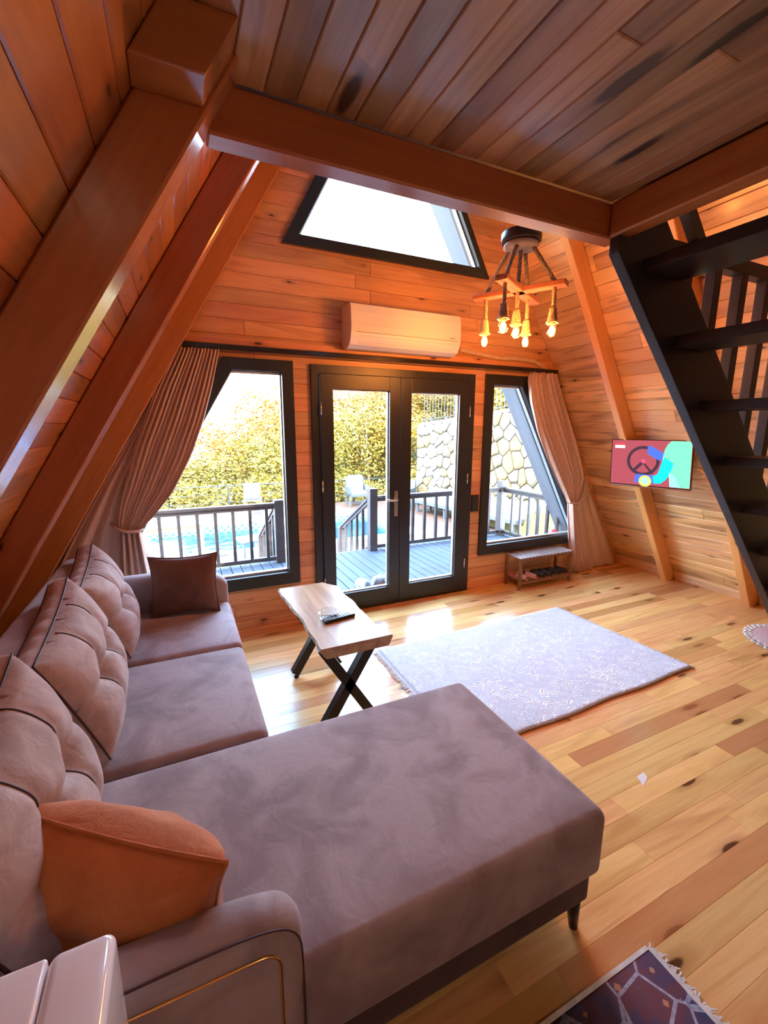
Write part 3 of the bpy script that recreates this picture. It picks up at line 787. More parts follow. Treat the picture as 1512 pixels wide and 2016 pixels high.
def back_cushion(y0, y1, seed):
    """tufted cushion leaning on the back frame; local u along Y, v up, w out toward +X"""
    w = (y1-y0); hh = .475; lx, lz = -.300, .468
    vdir = Vector((-.165, 0, .475)).normalized(); wdir = Vector((.475, 0, .165)).normalized()
    O = Vector((lx-.085, (y0+y1)/2, lz+.012)); T = .075
    rg = random.Random(seed)
    tu = (-.17, .17)
    def pt(u, v, s):   # u,v in -1..1 ; s front(1)/back(-1)
        eu = max(0, 1-abs(u)**3.2); ev = max(0, 1-abs(v)**3.2)
        puff = (eu*ev)**.5
        d = .105*puff if s > 0 else .02*puff
        if s > 0:
            U_ = u*.5
            for t in tu:
                g = math.exp(-((U_-t)/.035)**2)
                d -= .018*g*puff
                rr = ((U_-t)/.10)**2+((v)/.22)**2
                d -= .062*math.exp(-rr)
            # folds running between and away from the tufts
            d -= .020*math.exp(-(v/.09)**2)*puff*(1 if abs(U_) < .17 else .75)
            nz = noise.noise(Vector((u*3, v*3, seed)))
            d += .006*nz*puff
        wob = 1-.02*abs(v)
        # slumped corners
        P = O+Vector((0, 1, 0))*(u*w/2*(1-.035*(1-eu)*0))*wob+vdir*((v+1)/2*hh)+wdir*(s*T/2+s*d)
        k_ = (1-u)/2; vv = (v+1)/2
        P += Vector((.05*k_*(1-.3*vv), -.02*(1-v*v)*u, -.055*k_*vv+.015*(max(0, u)**3)*vv**2-.018*(1-u*u)*vv**3))
        return P
    n = 56; m = 44
    mb = MB()
    mb.grid(lambda a, b: pt(a*2-1, b*2-1, 1), n, m)
    mb.grid(lambda a, b: pt(a*2-1, b*2-1, -1), 16, 12)
    # gusset
    def edge(t):
        t = t % 1*4
        k = int(t); f = t-k
        return [(-1+2*f, -1), (1, -1+2*f), (1-2*f, 1), (-1, 1-2*f)][k]
    def gus(a, b):
        u, v = edge(a if a < 1 else 0.0)
        p0, p1 = pt(u, v, 1), pt(u, v, -1)
        q = p0.lerp(p1, b)
        out = (Vector((0, 1, 0))*u*(abs(u) > .999)+vdir*v*(abs(v) > .999))
        return q+out*(.010*math.sin(math.pi*b)+.0022*math.sin(a*160)*math.sin(math.pi*b))
    mb.grid(gus, 240, 6)
    c = mb.build('back_cushion', VELC, sf, weld=1e-4)
    for t in tu:
        uu = t*2
        for va, vb in ((-.98, -.10), (.10, .98)):
            path = [pt(uu, va+(vb-va)*k/14, 1)+wdir*.0015 for k in range(15)]
            MB().tube(path, .0032, 5).build('piping', PIPE, c)
    for s in (1, -1):
        path = []
        for k in range(81):
            u, v = edge(min(k/80, .9999)); path.append(pt(u, v, s)+wdir*(.002*s))
        path[-1] = path[0]
        MB().tube(path, .0038, 5, cap=False).build('piping', PIPE, c)
back_cushion(.845, 1.585, 1); back_cushion(1.60, 2.335, 2); back_cushion(2.35, 2.985, 3)
def pillow(name, mat, c, size, thick, rot, label, corner=.05, seed=0, wr=.004):
    r = Matrix.Rotation(rot[2], 3, 'Z') @ Matrix.Rotation(rot[1], 3, 'Y') @ Matrix.Rotation(rot[0], 3, 'X')
    c = Vector(c); mb = MB()
    def pt(a, b, s):
        u, v = a*2-1, b*2-1
        e = (max(0, 1-u*u)*max(0, 1-v*v))**.42
        x = u*(1-.10*(1-v*v)**1.0*abs(u)**3); y = v*(1-.10*(1-u*u)*abs(v)**3)
        n_ = noise.noise(Vector((u*2.5, v*2.5, seed+s)))*wr*2
        return c+r @ Vector((x*size[0]/2, y*size[1]/2, s*(thick/2*e+n_*e)))
    mb.grid(lambda a, b: pt(a, b, 1), 30, 30); mb.grid(lambda a, b: pt(a, b, -1), 30, 30)
    o = mb.build(name, mat, None, weld=1e-4)
    E = []
    for k in range(97):
        t = k/96*4 % 4; i = int(t); f = t-i
        u, v = [(f, 0), (1, f), (1-f, 1), (0, 1-f)][i]; E.append(pt(u, v, 0))
    E[-1] = E[0]
    MB().tube(E, .005, 6, cap=False).build('piping', mat, o)
    return tag(o, label, 'pillow')
pillow('throw_pillow', BROWNV, (-.03, 2.90, .655), (.40, .38), .13, (R(80), 0, R(-8)), 'dark brown throw pillow propped against the far sofa arm', seed=3)
pillow('throw_pillow', RUST, (-.195, 1.00, .595), (.50, .34), .27, (R(98), R(9), R(-31)), 'rust orange velvet throw pillow resting on the near sofa arm', seed=5, wr=.008)

# ---------------------------------------------------------------- white mini fridge at lower left
fr = empty('mini_fridge', (-.42, .42, 0), 'glossy white mini fridge, rounded door, beside the near sofa arm', 'fridge')
softbox((-.70, .10, .0), (-.2328, .672, .862), .006).build('cabinet', WHITEG, fr, weld=1e-5)
softbox((-.2325, .09, .04), (-.146, .676, .8625), .016).build('door', WHITEG, fr, weld=1e-5)
MB().box((-.245, .115, .05), (-.226, .65, .845)).build('gasket', GREYP, fr)

# ---------------------------------------------------------------- live-edge table
tb_ = empty('coffee_table', (.735, 2.34, 0), 'live-edge wooden slab table on black crossed legs', 'table')
ZT_ = .58; TH_ = .058
def slab_edge(side, y):
    k = (y-1.87)/.93
    if side < 0: return .555-.012*k+.005*math.sin(y*9)+.003*math.sin(y*23)-.012*k*k
    return .925-.02*math.sin(k*math.pi)*1.5+.008*math.sin(y*11+1)+.004*math.sin(y*27) - .11*max(0, k-.86)/.14*(k > .86)
ys = [1.885+.895*i/40 for i in range(41)]
mb = MB()
prof_l = [(0, 0), (-.010, -.010), (.004, -.028), (.016, -.045), (.030, -TH_)]
def rowpts(i):
    y = ys[i]; l, r = slab_edge(-1, y), slab_edge(1, y); row = []
    jy = .008*math.sin(i*.9)
    for dx, dz in prof_l[::-1]: row.append((l+dx+.006*noise.noise(Vector((y*20, dz*60, 1))), y, ZT_+dz))
    for dx, dz in prof_l: row.append((r-dx*.6+.004*noise.noise(Vector((y*20, dz*60, 5))), y, ZT_+dz))
    return row
rows = [rowpts(i) for i in range(41)]; n = len(rows[0])
for i in range(40):
    for j in range(n):
        a, b, c, d = rows[i][j], rows[i][(j+1) % n], rows[i+1][(j+1) % n], rows[i+1][j]
        mb.add([a, b, c, d], [(0, 1, 2, 3)], False)
mb.add(rows[0], [tuple(range(n))]); mb.add(rows[40], [tuple(range(n))[::-1]])
slab = mb.build('tabletop', W_SLAB, tb_, weld=1e-5)
me = slab.data; me.materials.append(W_BARK)
for p in me.polygons:
    if abs(p.normal.z) < .8 and abs(p.normal.y) < .8: p.material_index = 1
# rotate local X to the long axis for the grain
rot = Matrix.Rotation(R(90), 4, 'Z'); me.transform(rot.inverted()); slab.matrix_basis = slab.matrix_basis @ rot
for yf in (2.02, 2.64):
    lg_ = MB()
    for (xa, xb) in ((.585, .865), (.885, .605)):
        dlt = (xa-xb)
        x_top = .735+(.735-xa)*-1; x_bot = .735-(xa-.735)
        lg_.bar((xa, yf, ZT_-TH_-.004), (x_bot, yf, .035), .052, .05, (0, 1, 0))
    lg_.box((.575, yf-.03, ZT_-TH_-.008), (.895, yf+.03, ZT_-TH_-.0005))
    q = lg_.build('leg_frame', BLACKM, tb_)
    for xx in (.595, .875): MB().tube([(xx, yf, .0), (xx, yf, .012), (xx, yf, .012), (xx, yf, .05)], .016, 12, taper=[1, 1, .5, .5]).build('foot', BLACKM, q)
ash = at(648, 1212, 2, .595); ash.z = ZT_+.001
AG = glass_mat('clear_glass', (.93, .96, .97), 2.2)
tag(MB().lathe(ash, [(0, .001), (.05, .001), (.056, .006), (.060, .038), (.052, .038), (.047, .012), (0, .010)], 28).build('ashtray', AG, None, weld=1e-5), 'round clear glass ashtray on the live-edge table', 'ashtray')
ra, rb = at(637, 1224, 2, .59), at(696, 1208, 2, .59)
rc = empty('remote_control', ((ra+rb)/2).to_tuple()[:2]+(ZT_,), 'black television remote lying in front of the glass ashtray', 'remote')
dv = (rb-ra); dv.z = 0; Ln = dv.length; dv.normalize(); sd = Vector((-dv.y, dv.x, 0)); cc = Vector((rc.location.x, rc.location.y, ZT_+.010))
beam('shell', plain('remote_black', (.012, .012, .014), .3), cc-dv*Ln/2, cc+dv*Ln/2, .045, .018, (0, 0, 1), rc, bevel=.004)
BG = plain('remote_buttons', (.35, .35, .38), .5)
for i in range(9):
    for j in (-1, 0, 1):
        p = cc+dv*(-.40+.09*i)*Ln+sd*(j*.012)+Vector((0, 0, .0095))
        beam('button', BG, p-dv*.003, p+dv*.003, .007, .002, (0, 0, 1), rc, bevel=0)

# ---------------------------------------------------------------- rugs
def rug_mat():
    m, n, l, b = nt('cream_relief_rug')
    t = n.new('ShaderNodeTexCoord')
    a = noisetex(n, l, t.outputs['Object'], 9, 2, .5, 3.2)
    w = mth(n, l, 'SINE', mth(n, l, 'MULTIPLY', a, 60.0))
    c = ramp(n, l, mth(n, l, 'MULTIPLY_ADD', w, .5, .5), [(0.2, (.72, .72, .78)), (.8, (.84, .84, .90))])
    l.new(c, b.inputs['Base Color']); b.inputs['Roughness'].default_value = .85
    b.inputs['Sheen Weight'].default_value = .3
    bump(n, l, b, w, .7, .006); return m
RUGM = rug_mat()
FR = fabric('cream_fringe', (.6, .57, .53), (.75, .72, .68), (40, 40, 40))
rg = empty('area_rug', (2.15, 2.16, 0), 'pale blue-white relief rug with short fringes on the pine floor', 'rug')
cs = [(1.225, 1.575), (3.105, 1.60), (3.04, 2.755), (1.225, 2.725)]
def rugpt(a, b):
    p = [Vector((*c, 0)) for c in cs]
    q = p[0].lerp(p[1], a).lerp(p[3].lerp(p[2], a), b)
    q.z = .011+.0015*noise.noise(Vector((q.x*2, q.y*2, 0)))
    q.y += .006*math.sin(q.x*9)*(1-b)
    return q
mb = MB(); mb.grid(rugpt, 60, 40)
mb.build('pile', RUGM, rg, solid=.006)
def fringe(p0, p1, out, n, parent, mat, ln=.05):
    mb = MB(); p0, p1, out = Vector(p0), Vector(p1), Vector(out); fr_ = random.Random(5)
    for i in range(n):
        a = p0.lerp(p1, (i+.5)/n); L = ln*fr_.uniform(.6, 1.1); sd = (p1-p0).normalized()*fr_.uniform(-.01, .01)
        mb.bar(a, a+out*L*.5+Vector((0, 0, .002)), .006, .003); mb.bar(a+out*L*.5+Vector((0, 0, .002)), a+out*L+sd-Vector((0, 0, .003)), .004, .003)
    o = mb.build('fringe', mat, parent); o['kind'] = 'stuff'; return o
fringe((1.227, 1.58, .009), (1.227, 2.72, .009), (-1, 0, 0), 130, rg, FR, .055)
fringe((3.10, 1.60, .009), (3.04, 2.755, .009), (1, 0, 0), 130, rg, FR, .03)
# dark patterned rug
def persian():
    m, n, l, b = nt('dark_persian_weave')
    t = n.new('ShaderNodeTexCoord'); mp = n.new('ShaderNodeMapping'); mp.inputs['Scale'].default_value = (1, 1, 1); l.new(t.outputs['Object'], mp.inputs[0])
    v = n.new('ShaderNodeTexVoronoi'); v.inputs['Scale'].default_value = 22; v.distance = 'MANHATTAN'; l.new(mp.outputs[0], v.inputs['Vector'])
    a = noisetex(n, l, t.outputs['Object'], 7, 4, .6)
    c = ramp(n, l, a, [(.40, (.018, .022, .07)), (.60, (.10, .016, .022))])
    vs = n.new('ShaderNodeSeparateColor'); l.new(v.outputs['Color'], vs.inputs[0])
    k = mth(n, l, 'MULTIPLY', mth(n, l, 'LESS_THAN', v.outputs['Distance'], .35), mth(n, l, 'LESS_THAN', vs.outputs[0], .3))
    c = mixc(n, l, mth(n, l, 'MULTIPLY', k, .8), c, (.42, .16, .07))
    v2 = n.new('ShaderNodeTexVoronoi'); v2.feature = 'DISTANCE_TO_EDGE'; v2.inputs['Scale'].default_value = 9; l.new(mp.outputs[0], v2.inputs['Vector'])
    k2 = mth(n, l, 'LESS_THAN', v2.outputs['Distance'], .035)
    f = noisetex(n, l, t.outputs['Object'], 90, 2)
    c = mixc(n, l, mth(n, l, 'MULTIPLY', k2, mth(n, l, 'MULTIPLY', f, 1.1)), c, (.36, .34, .40))
    l.new(c, b.inputs['Base Color']); b.inputs['Roughness'].default_value = .9
    bump(n, l, b, f, .5, .003); return m
pr = empty('patterned_rug', (.7, .05, 0), 'dark navy and maroon patterned rug at the lower right', 'rug')
MB().grid(lambda a, b: (.05+1.175*a, -.75+1.39*b, .009), 4, 4).build('pile', persian(), pr, solid=.008)
MB().bar((.05, .642, .009), (1.225, .642, .009), .012, .01).build('edge_binding', FR, pr)
fringe((1.225, -.75, .009), (1.225, .642, .009), (1, 0, 0), 260, pr, FR, .04)
# crocheted round mat
rm = empty('crochet_mat', (4.21, 1.475, 0), 'round pink mat with white crocheted scalloped edge, under the stair', 'mat')
MB().lathe((4.21, 1.475, 0), [(0, .014), (.10, .014), (.105, .012)], 48).build('centre', fabric('mat_pink', (.55, .36, .36), (.68, .5, .48), (60, 60, 60)), rm)
MB().lathe((4.21, 1.475, 0), [(.105, .012), (.11, .016), (.20, .015), (.21, .012), (.27, .014), (.275, .010), (.275, .002)], 48).build('woven_ring', fabric('mat_mauve', (.42, .27, .28), (.62, .46, .45), (90, 90, 90)), rm)
for k in range(36):
    a = k/36*2*math.pi
    MB().tube([(4.21+(.300+.020*math.cos(b/8*2*math.pi)*1.3)*math.cos(a)-.020*math.sin(b/8*2*math.pi)*math.sin(a), 1.475+(.300+.020*math.cos(b/8*2*math.pi)*1.3)*math.sin(a)+.020*math.sin(b/8*2*math.pi)*math.cos(a), .009) for b in range(9)], .008, 5, cap=False).build('scallop', FR, rm)
# ---------------------------------------------------------------- shoe bench
bn = empty('shoe_bench', (3.40, 3.37, 0), 'small slatted wooden shoe bench under the right window', 'bench')
BW = wood('walnut_bench', (.25, .12, .06), (.18, .085, .045), (.1, .045, .03), .4, .1, .1, (.9, 1.1))
SLW = plain('bench_slat_finish', (.30, .20, .16), .22, coat=.5)
bx0, bx1, by0, by1, bz = 3.035, 3.765, 3.245, 3.478, .34
for x in (bx0+.015, bx1-.015):
    for y in (by0+.015, by1-.015): MB().box((x-.013, y-.013, 0), (x+.013, y+.013, bz-.012)).build('leg', BW, bn)
for zz in (bz-.04, .055):
    mb = MB()
    for y in (by0+.015, by1-.015): mb.box((bx0+.02, y-.008, zz), (bx1-.02, y+.008, zz+.026))
    mb.build('side_rail', BW, bn)
for k in range(15):
    x = bx0+.002+k*(bx1-bx0-.038)/14
    MB().box((x, by0, bz-.012), (x+.034, by1, bz)).build('top_slat', SLW, bn, bevel=.002)
for k in range(13):
    x = bx0+.04+k*(bx1-bx0-.1)/12
    MB().box((x, by0+.01, .081), (x+.022, by1-.01, .090)).build('shelf_slat', BW, bn)
def slipper(name, x, y, a, mat, label, sole, L=.24, z0=.091):
    o = empty(name, (x, y, z0), label, 'shoe')
    r = Matrix.Rotation(a, 3, 'Z')
    def q(u, v, z): return Vector((x, y, z0))+r @ Vector((u, v, z))
    def wdt(t): return .036+.012*math.sin(math.pi*min(1, t*1.1))-.006*math.cos(t*6)
    out = []
    for i in range(24):
        t = i/24*2*math.pi; u = math.cos(t); w = .040+.008*u
        out.append(q(u*L/2, math.sin(t)*w, 0))
    MB().prism(out, (0, 0, .014)).build('sole', sole, o)
    mb = MB(); mb.grid(lambda i, j: q(-.01+L/2*.98*i*(1-.0*j), (j*2-1)*(.044-.018*i**3), .014+.045*math.sin(math.pi*j)*(1-.55*i)), 12, 12)
    mb.build('upper', mat, o, solid=.004)
    return o
BS = plain('black_slipper', (.012, .012, .014), .6); PS = fabric('pink_slipper', (.55, .28, .24), (.65, .36, .32))
slipper('slipper', 3.13, 3.37, R(-75), PS, 'left pink slipper at the left end of the bench shelf', plain('pink_sole', (.5, .27, .25), .6))
slipper('slipper', 3.23, 3.36, R(-60), PS, 'right pink slipper, nearer the black ones, on the bench shelf', plain('pink_sole2', (.5, .27, .25), .6))
for k, x in enumerate((3.35, 3.45, 3.56, 3.66)):
    slipper('slipper', x, 3.37, R(-65+5*k), BS, ['black slipper lying next to the pink pair', 'second black slipper from the pink pair', 'third black slipper from the pink pair', 'black slipper at the right end of the bench shelf'][k], BS)

# ---------------------------------------------------------------- curtains
def interp(tab, v):
    for (a, p), (b, q) in zip(tab, tab[1:]):
        if v <= b: k = (v-a)/(b-a) if b > a else 0; return p+(q-p)*k
    return tab[-1][1]
def smooth_tab(tab, v, h=.03): return (interp(tab, max(tab[0][0], v-h))+interp(tab, v)+interp(tab, min(tab[-1][0], v+h)))/3
def curtain(o, ztab_l, ztab_r, zt, zb, nple, amp, yc, name='panel', nu=150, nv=60, amp_tab=None):
    mb = MB()
    def f(a, b):
        z = zt+(zb-zt)*b
        l, r = smooth_tab(ztab_l, -z), smooth_tab(ztab_r, -z)
        am = amp*(amp_tab(z) if amp_tab else 1)
        y = yc+am*math.sin(a*nple*2*math.pi+.6*math.sin(z*2))+am*.3*math.sin(a*nple*4.7+2*z)
        x = l+(r-l)*(a+.010*math.sin(a*nple*4*math.pi))
        return (x, y, z+.004*math.sin(a*20))
    mb.grid(f, nu, nv); return mb.build(name, CURT, o, solid=.003)
cr_ = empty('curtain', (3.9, 3.43, 0), 'tan pleated curtain tied back at the right window', 'curtain')
L1 = [(-2.165, 3.20), (-2.12, 3.16), (-1.89, 3.205), (-1.59, 3.33), (-1.31, 3.50), (-1.06, 3.67), (-.90, 3.79), (-.82, 3.84)]
R1 = [(-2.165, 3.50), (-1.43, 3.875), (-1.10, 4.02), (-.95, 3.98), (-.82, 3.93)]
curtain(cr_, L1, R1, 2.165, .82, 9, .036, 3.43, 'swag', amp_tab=lambda z: .5+.5*min(1, (z-.8)/.8))
L2 = [(-.82, 3.84), (-.76, 3.85), (-.4, 3.90), (-.1, 3.96), (-.005, 3.98)]
R2 = [(-.82, 3.93), (-.6, 4.02), (-.3, 4.12), (-.1, 4.2), (-.005, 4.28)]
curtain(cr_, L2, R2, .82, .004, 4, .028, 3.42, 'tail', nu=80, nv=40)
L3 = [(-1.10, 4.03), (-.9, 3.98), (-.7, 4.0), (-.4, 4.07), (-.1, 4.16), (-.02, 4.18)]
R3 = [(-1.10, 4.09), (-.9, 4.21), (-.5, 4.46), (-.02, 4.73)]
curtain(cr_, L3, R3, 1.10, .004, 3, .010, 3.455, 'tail', nu=60, nv=40)
MB().tube([at(1166, 950, 1, 3.44), at(1158, 968, 1, 3.40), at(1140, 990, 1, 3.38), at(1122, 990, 1, 3.39), at(1120, 980, 1, 3.44)], .011, 8).build('tieback', CURT, cr_)
cl_ = empty('curtain', (-.2, 3.40, 0), 'brown pleated curtain tied back at the left window', 'curtain')
L1 = [(-2.165, .04), (-1.9, -.10), (-1.5, -.27), (-1.1, -.40), (-.96, -.42), (-.92, -.41)]
R1 = [(-2.165, .315), (-1.92, .255), (-1.67, .178), (-1.42, .078), (-1.17, -.06), (-1.0, -.20), (-.92, -.285)]
curtain(cl_, L1, R1, 2.165, .92, 13, .015, 3.425, 'swag', amp_tab=lambda z: .6+.4*min(1, (z-.9)/.8))
curtain(cl_, [(-.92, -.41), (-.8, -.42), (-.4, -.46), (-.01, -.48)], [(-.92, -.285), (-.75, -.27), (-.4, -.24), (-.01, -.22)], .92, .005, 4, .025, 3.42, 'tail', nu=80, nv=30)
MB().tube([(-.46, 3.46, .97), (-.42, 3.40, .945), (-.36, 3.375, .925), (-.29, 3.39, .92), (-.275, 3.44, .925)], .010, 8).build('tieback', CURT, cl_)
# folded dark layer of the same curtain against the slope
curtain(cl_, [(-2.0, -.03), (-.9, -.68), (-.4, -.95)], [(-2.0, .06), (-1.2, -.33), (-.9, -.40), (-.4, -.44)], 2.0, .35, 3, .010, 3.455, 'tail', nu=50, nv=40)

# ================================================================ outside
ZG = -.75                        # pool terrace level
DECKM = wood('deck_paint', (.05, .055, .075), (.035, .04, .055), (.02, .02, .03), .7, 0, .0, (.85, 1.15))
RAILM = wood('rail_brown', (.065, .05, .047), (.045, .034, .032), (.03, .02, .018), .35, 0, .0, (.9, 1.1))
gd = empty('floor_outside', (1.9, 4.5, -.05), kind='structure')
x = -.95
while x < 4.70:
    plank('deck_board', DECKM, gd, (0, 0, -.075), (0, 1, 0), (1, 0, 0), (0, 0, 1), [(3.64, x), (5.46, x), (5.46, x+.118), (3.64, x+.118)], .025, .004, .004)
    x += .118
MB().box((-.95, 3.64, -.2), (4.76, 5.45, -.08)).build('joists', W_DARK, gd)
MB().box((-.97, 5.46, -.28), (4.78, 5.49, -.05)).build('fascia', RAILM, gd)
def railing(p0, p1, label, n, posts=(), skip0=.12, nm='deck_railing', zb0=-.05, zb1=-.05, h=.75):
    p0, p1 = Vector(p0), Vector(p1); d = (p1-p0)
    o = empty(nm, p0, label, 'railing')
    Z = Vector((0, 0, 1)); a0 = p0+Z*(zb0-p0.z); a1 = p1+Z*(zb1-p1.z)
    MB().bar(a0+Z*(h+.0), a1+Z*(h+.0), .075, .032, Z).build('top_rail', RAILM, o, bevel=.004)
    MB().bar(a0+Z*(h-.04), a1+Z*(h-.04), .04, .04, Z).build('sub_rail', RAILM, o)
    MB().bar(a0+Z*.055, a1+Z*.055, .05, .05, Z).build('bottom_rail', RAILM, o)
    L = d.length
    for i in range(n):
        k = (skip0+(L-2*skip0)*i/(n-1))/L
        q = a0.lerp(a1, k); MB().box((q.x-.018, q.y-.018, q.z+.08), (q.x+.018, q.y+.018, q.z+h-.06)).build('baluster', RAILM, o)
    for q, hh in posts:
        q = Vector(q); MB().box((q.x-.055, q.y-.055, q.z), (q.x+.055, q.y+.055, q.z+hh)).build('post', RAILM, o, bevel=.006)
    return o
railing((-.95, 5.40, 0), (1.02, 5.40, 0), 'brown deck railing seen through the left window', 10, posts=(((-.95, 5.40, -.05), .86), ((1.07, 5.40, -.05), .80)), skip0=.10)
railing((2.40, 5.40, 0), (4.52, 5.40, 0), 'brown deck railing seen through the right door pane, tall post at its stair end', 10, posts=(((2.345, 5.40, -.05), .87), ((4.57, 5.40, -.05), .87)), skip0=.19)
railing((4.60, 5.36, 0), (4.62, 3.75, 0), 'brown deck railing going back to the house, seen through the right window', 8, skip0=.19)
for x, lb in ((2.33, 'descending rail of the deck steps, beside the tall post'), (1.06, 'descending rail of the deck steps, left side')):
    railing((x, 5.5, 0), (x-.03, 6.55, 0), lb, 4, posts=(((x-.03, 6.55, ZG), .80),), skip0=.2, zb0=-.10, zb1=-.70, nm='stair_railing')
sp_ = empty('deck_steps', (1.7, 5.9, ZG), 'brown wooden steps going down from the deck to the pool terrace', 'steps')
for i in range(4): MB().box((1.08, 5.5+.27*i, -.22-.17*i), (2.30, 5.79+.27*i, -.18-.17*i)).build('tread', RAILM, sp_)
# terrace with pool hole
def stripes(name, c0, c1, per, rough=.6):
    m, n, l, b = nt(name); t = n.new('ShaderNodeTexCoord'); s = n.new('ShaderNodeSeparateXYZ'); l.new(t.outputs['Object'], s.inputs[0])
    fr_ = mth(n, l, 'FRACT', mth(n, l, 'MULTIPLY', s.outputs[1], 1/per))
    g = noisetex(n, l, t.outputs['Object'], 6, 3)
    c = ramp(n, l, g, [(.4, c0), (.6, c1)])
    c = mixc(n, l, mth(n, l, 'LESS_THAN', fr_, .06), c, tuple(v*.3 for v in c0)); l.new(c, b.inputs['Base Color']); b.inputs['Roughness'].default_value = rough; return m
TERR = stripes('terrace_boards', (.085, .04, .02), (.115, .055, .03), .14)
px0, px1, py0, py1 = -4.0, 4.72, 8.75, 11.35
te = empty('floor_terrace', (1, 9, ZG), kind='structure')
mb = MB()
for lo, hi in (((-8, 5.5), (9, py0-.28)), ((-8, py1+.3), (9, 13.3)), ((px1+.3, py0-.28), (9, py1+.3)), ((-8, py0-.28), (px0-.3, py1+.3))):
    mb.box((lo[0], lo[1], ZG-.1), (hi[0], hi[1], ZG))
mb.build('boards', TERR, te, recenter=False)
po = empty('swimming_pool', (.4, 10, ZG), 'rectangular swimming pool with pale coping and blue water', 'pool')
COP = plain('pool_coping', (.30, .28, .25), .5)
x = px0-.3
while x < px1+.28:
    for ya, yb in ((py0-.28, py0), (py1, py1+.3)): MB().box((x, ya, ZG-.05), (x+.59, yb, ZG+.02)).build('coping_stone', COP, po, bevel=.008)
    x += .6
y = py0
while y < py1-.1:
    for xa, xb in ((px0-.3, px0), (px1, px1+.3)): MB().box((xa, y, ZG-.05), (xb, min(y+.64, py1), ZG+.02)).build('coping_stone', COP, po, bevel=.008)
    y += .65
def tiles(name, c0, c1, sc_):
    m, n, l, b = nt(name); t = n.new('ShaderNodeTexCoord'); v = n.new('ShaderNodeTexChecker'); v.inputs['Scale'].default_value = sc_
    v.inputs['Color1'].default_value = (*c0, 1); v.inputs['Color2'].default_value = (*c1, 1); l.new(t.outputs['Object'], v.inputs[0]); l.new(v.outputs[0], b.inputs['Base Color']); return m
mb = MB(); zf = ZG-1.2
mb.box((px0, py0, zf-.05), (px1, py1, zf)); mb.box((px0-.05, py0, zf), (px0, py1, ZG-.05)); mb.box((px1, py0, zf), (px1+.05, py1, ZG-.05)); mb.box((px0, py0-.05, zf), (px1, py0, ZG-.05)); mb.box((px0, py1, zf), (px1, py1+.05, ZG-.05))
mb.build('basin', plain('pool_blue', (.015, .14, .30), .5), po, recenter=False)
MB().box((px0, py1-.012, ZG-.22), (px1, py1-.001, ZG-.02)).build('mosaic_band', tiles('mosaic', (.6, .7, .75), (.08, .2, .4), 12), po)
MB().box((px1-.012, py0, ZG-.22), (px1-.001, py1, ZG-.02)).build('mosaic_band', tiles('mosaic2', (.6, .7, .75), (.08, .2, .4), 12), po)
def water():
    m = glass_mat('pool_water', (.55, .85, .98), .8); n = m.node_tree.nodes; l = m.node_tree.links
    t = n.new('ShaderNodeTexCoord'); bp = n.new('ShaderNodeBump'); bp.inputs['Strength'].default_value = .25; bp.inputs['Distance'].default_value = .05
    l.new(noisetex(n, l, t.outputs['Object'], 3.5, 3, .6, .6), bp.inputs['Height'])
    for q in n:
        if q.type in ('BSDF_GLOSSY', 'LAYER_WEIGHT'): l.new(bp.outputs[0], q.inputs['Normal'])
    return m
MB().add([(px0, py0, ZG-.14), (px1, py0, ZG-.14), (px1, py1, ZG-.14), (px0, py1, ZG-.14)], [(0, 1, 2, 3)]).build('water', water(), po)
# far cable railing
FRM = plain('dark_rail_metal', (.05, .045, .045), .4)
fr2 = empty('terrace_railing', (2, 13.2, ZG), 'thin dark cable railing along the far side of the terrace', 'railing')
for z in (.72, .48, .24): MB().tube([(-5, 13.2, ZG+z), (9, 13.2, ZG+z)], .016 if z > .7 else .008, 6).build('rail' if z > .7 else 'cable', FRM, fr2)
for i in range(8): MB().box((-4.6+1.93*i, 13.18, ZG), (-4.56+1.93*i, 13.22, ZG+.72)).build('post', FRM, fr2)

# retaining wall of separate stones
rs = random.Random(21)
sw_ = empty('wall_stone', (7, 8, ZG), kind='structure')
WA, WB = Vector((6.75, 12.0, 0)), Vector((8.1, 4.2, 0))
wd_ = (WB-WA); WLn = wd_.length; wd_.normalize(); wnm = Vector((wd_.y, -wd_.x, 0)); wnm = wnm if wnm.x < 0 else -wnm
STM = []
for k, c in enumerate(((.20, .17, .12), (.15, .12, .075), (.22, .20, .16), (.19, .135, .06))):
    STM.append(fabric('field_stone_%d' % k, tuple(v*.8 for v in c), c, (7, 7, 7), .6))
def wtop(s): return 1.66+.80*s/WLn
mb = MB().prism([WA+Vector((0, 0, ZG-.2)), WB+Vector((0, 0, ZG-.2)), WB+Vector((0, 0, wtop(WLn)-.02)), WA+Vector((0, 0, wtop(0)-.02))], -wnm*.5)
mb.build('mortar', plain('wall_mortar', (.07, .045, .03), .9), sw_)
HW = 2.45
seeds = []
for i in range(26):
    for j in range(8):
        seeds.append(((i+.5+(.5 if j % 2 else 0))*WLn/25.5+rs.uniform(-.12, .12), (j+.5)*HW/8+rs.uniform(-.10, .10)))
def clip(poly, nx, ny, d):
    out = []
    for a, b in zip(poly, poly[1:]+poly[:1]):
        da, db = a[0]*nx+a[1]*ny-d, b[0]*nx+b[1]*ny-d
        if da <= 0: out.append(a)
        if (da < 0) != (db < 0) and abs(da-db) > 1e-9:
            t = da/(da-db); out.append((a[0]+(b[0]-a[0])*t, a[1]+(b[1]-a[1])*t))
    return out
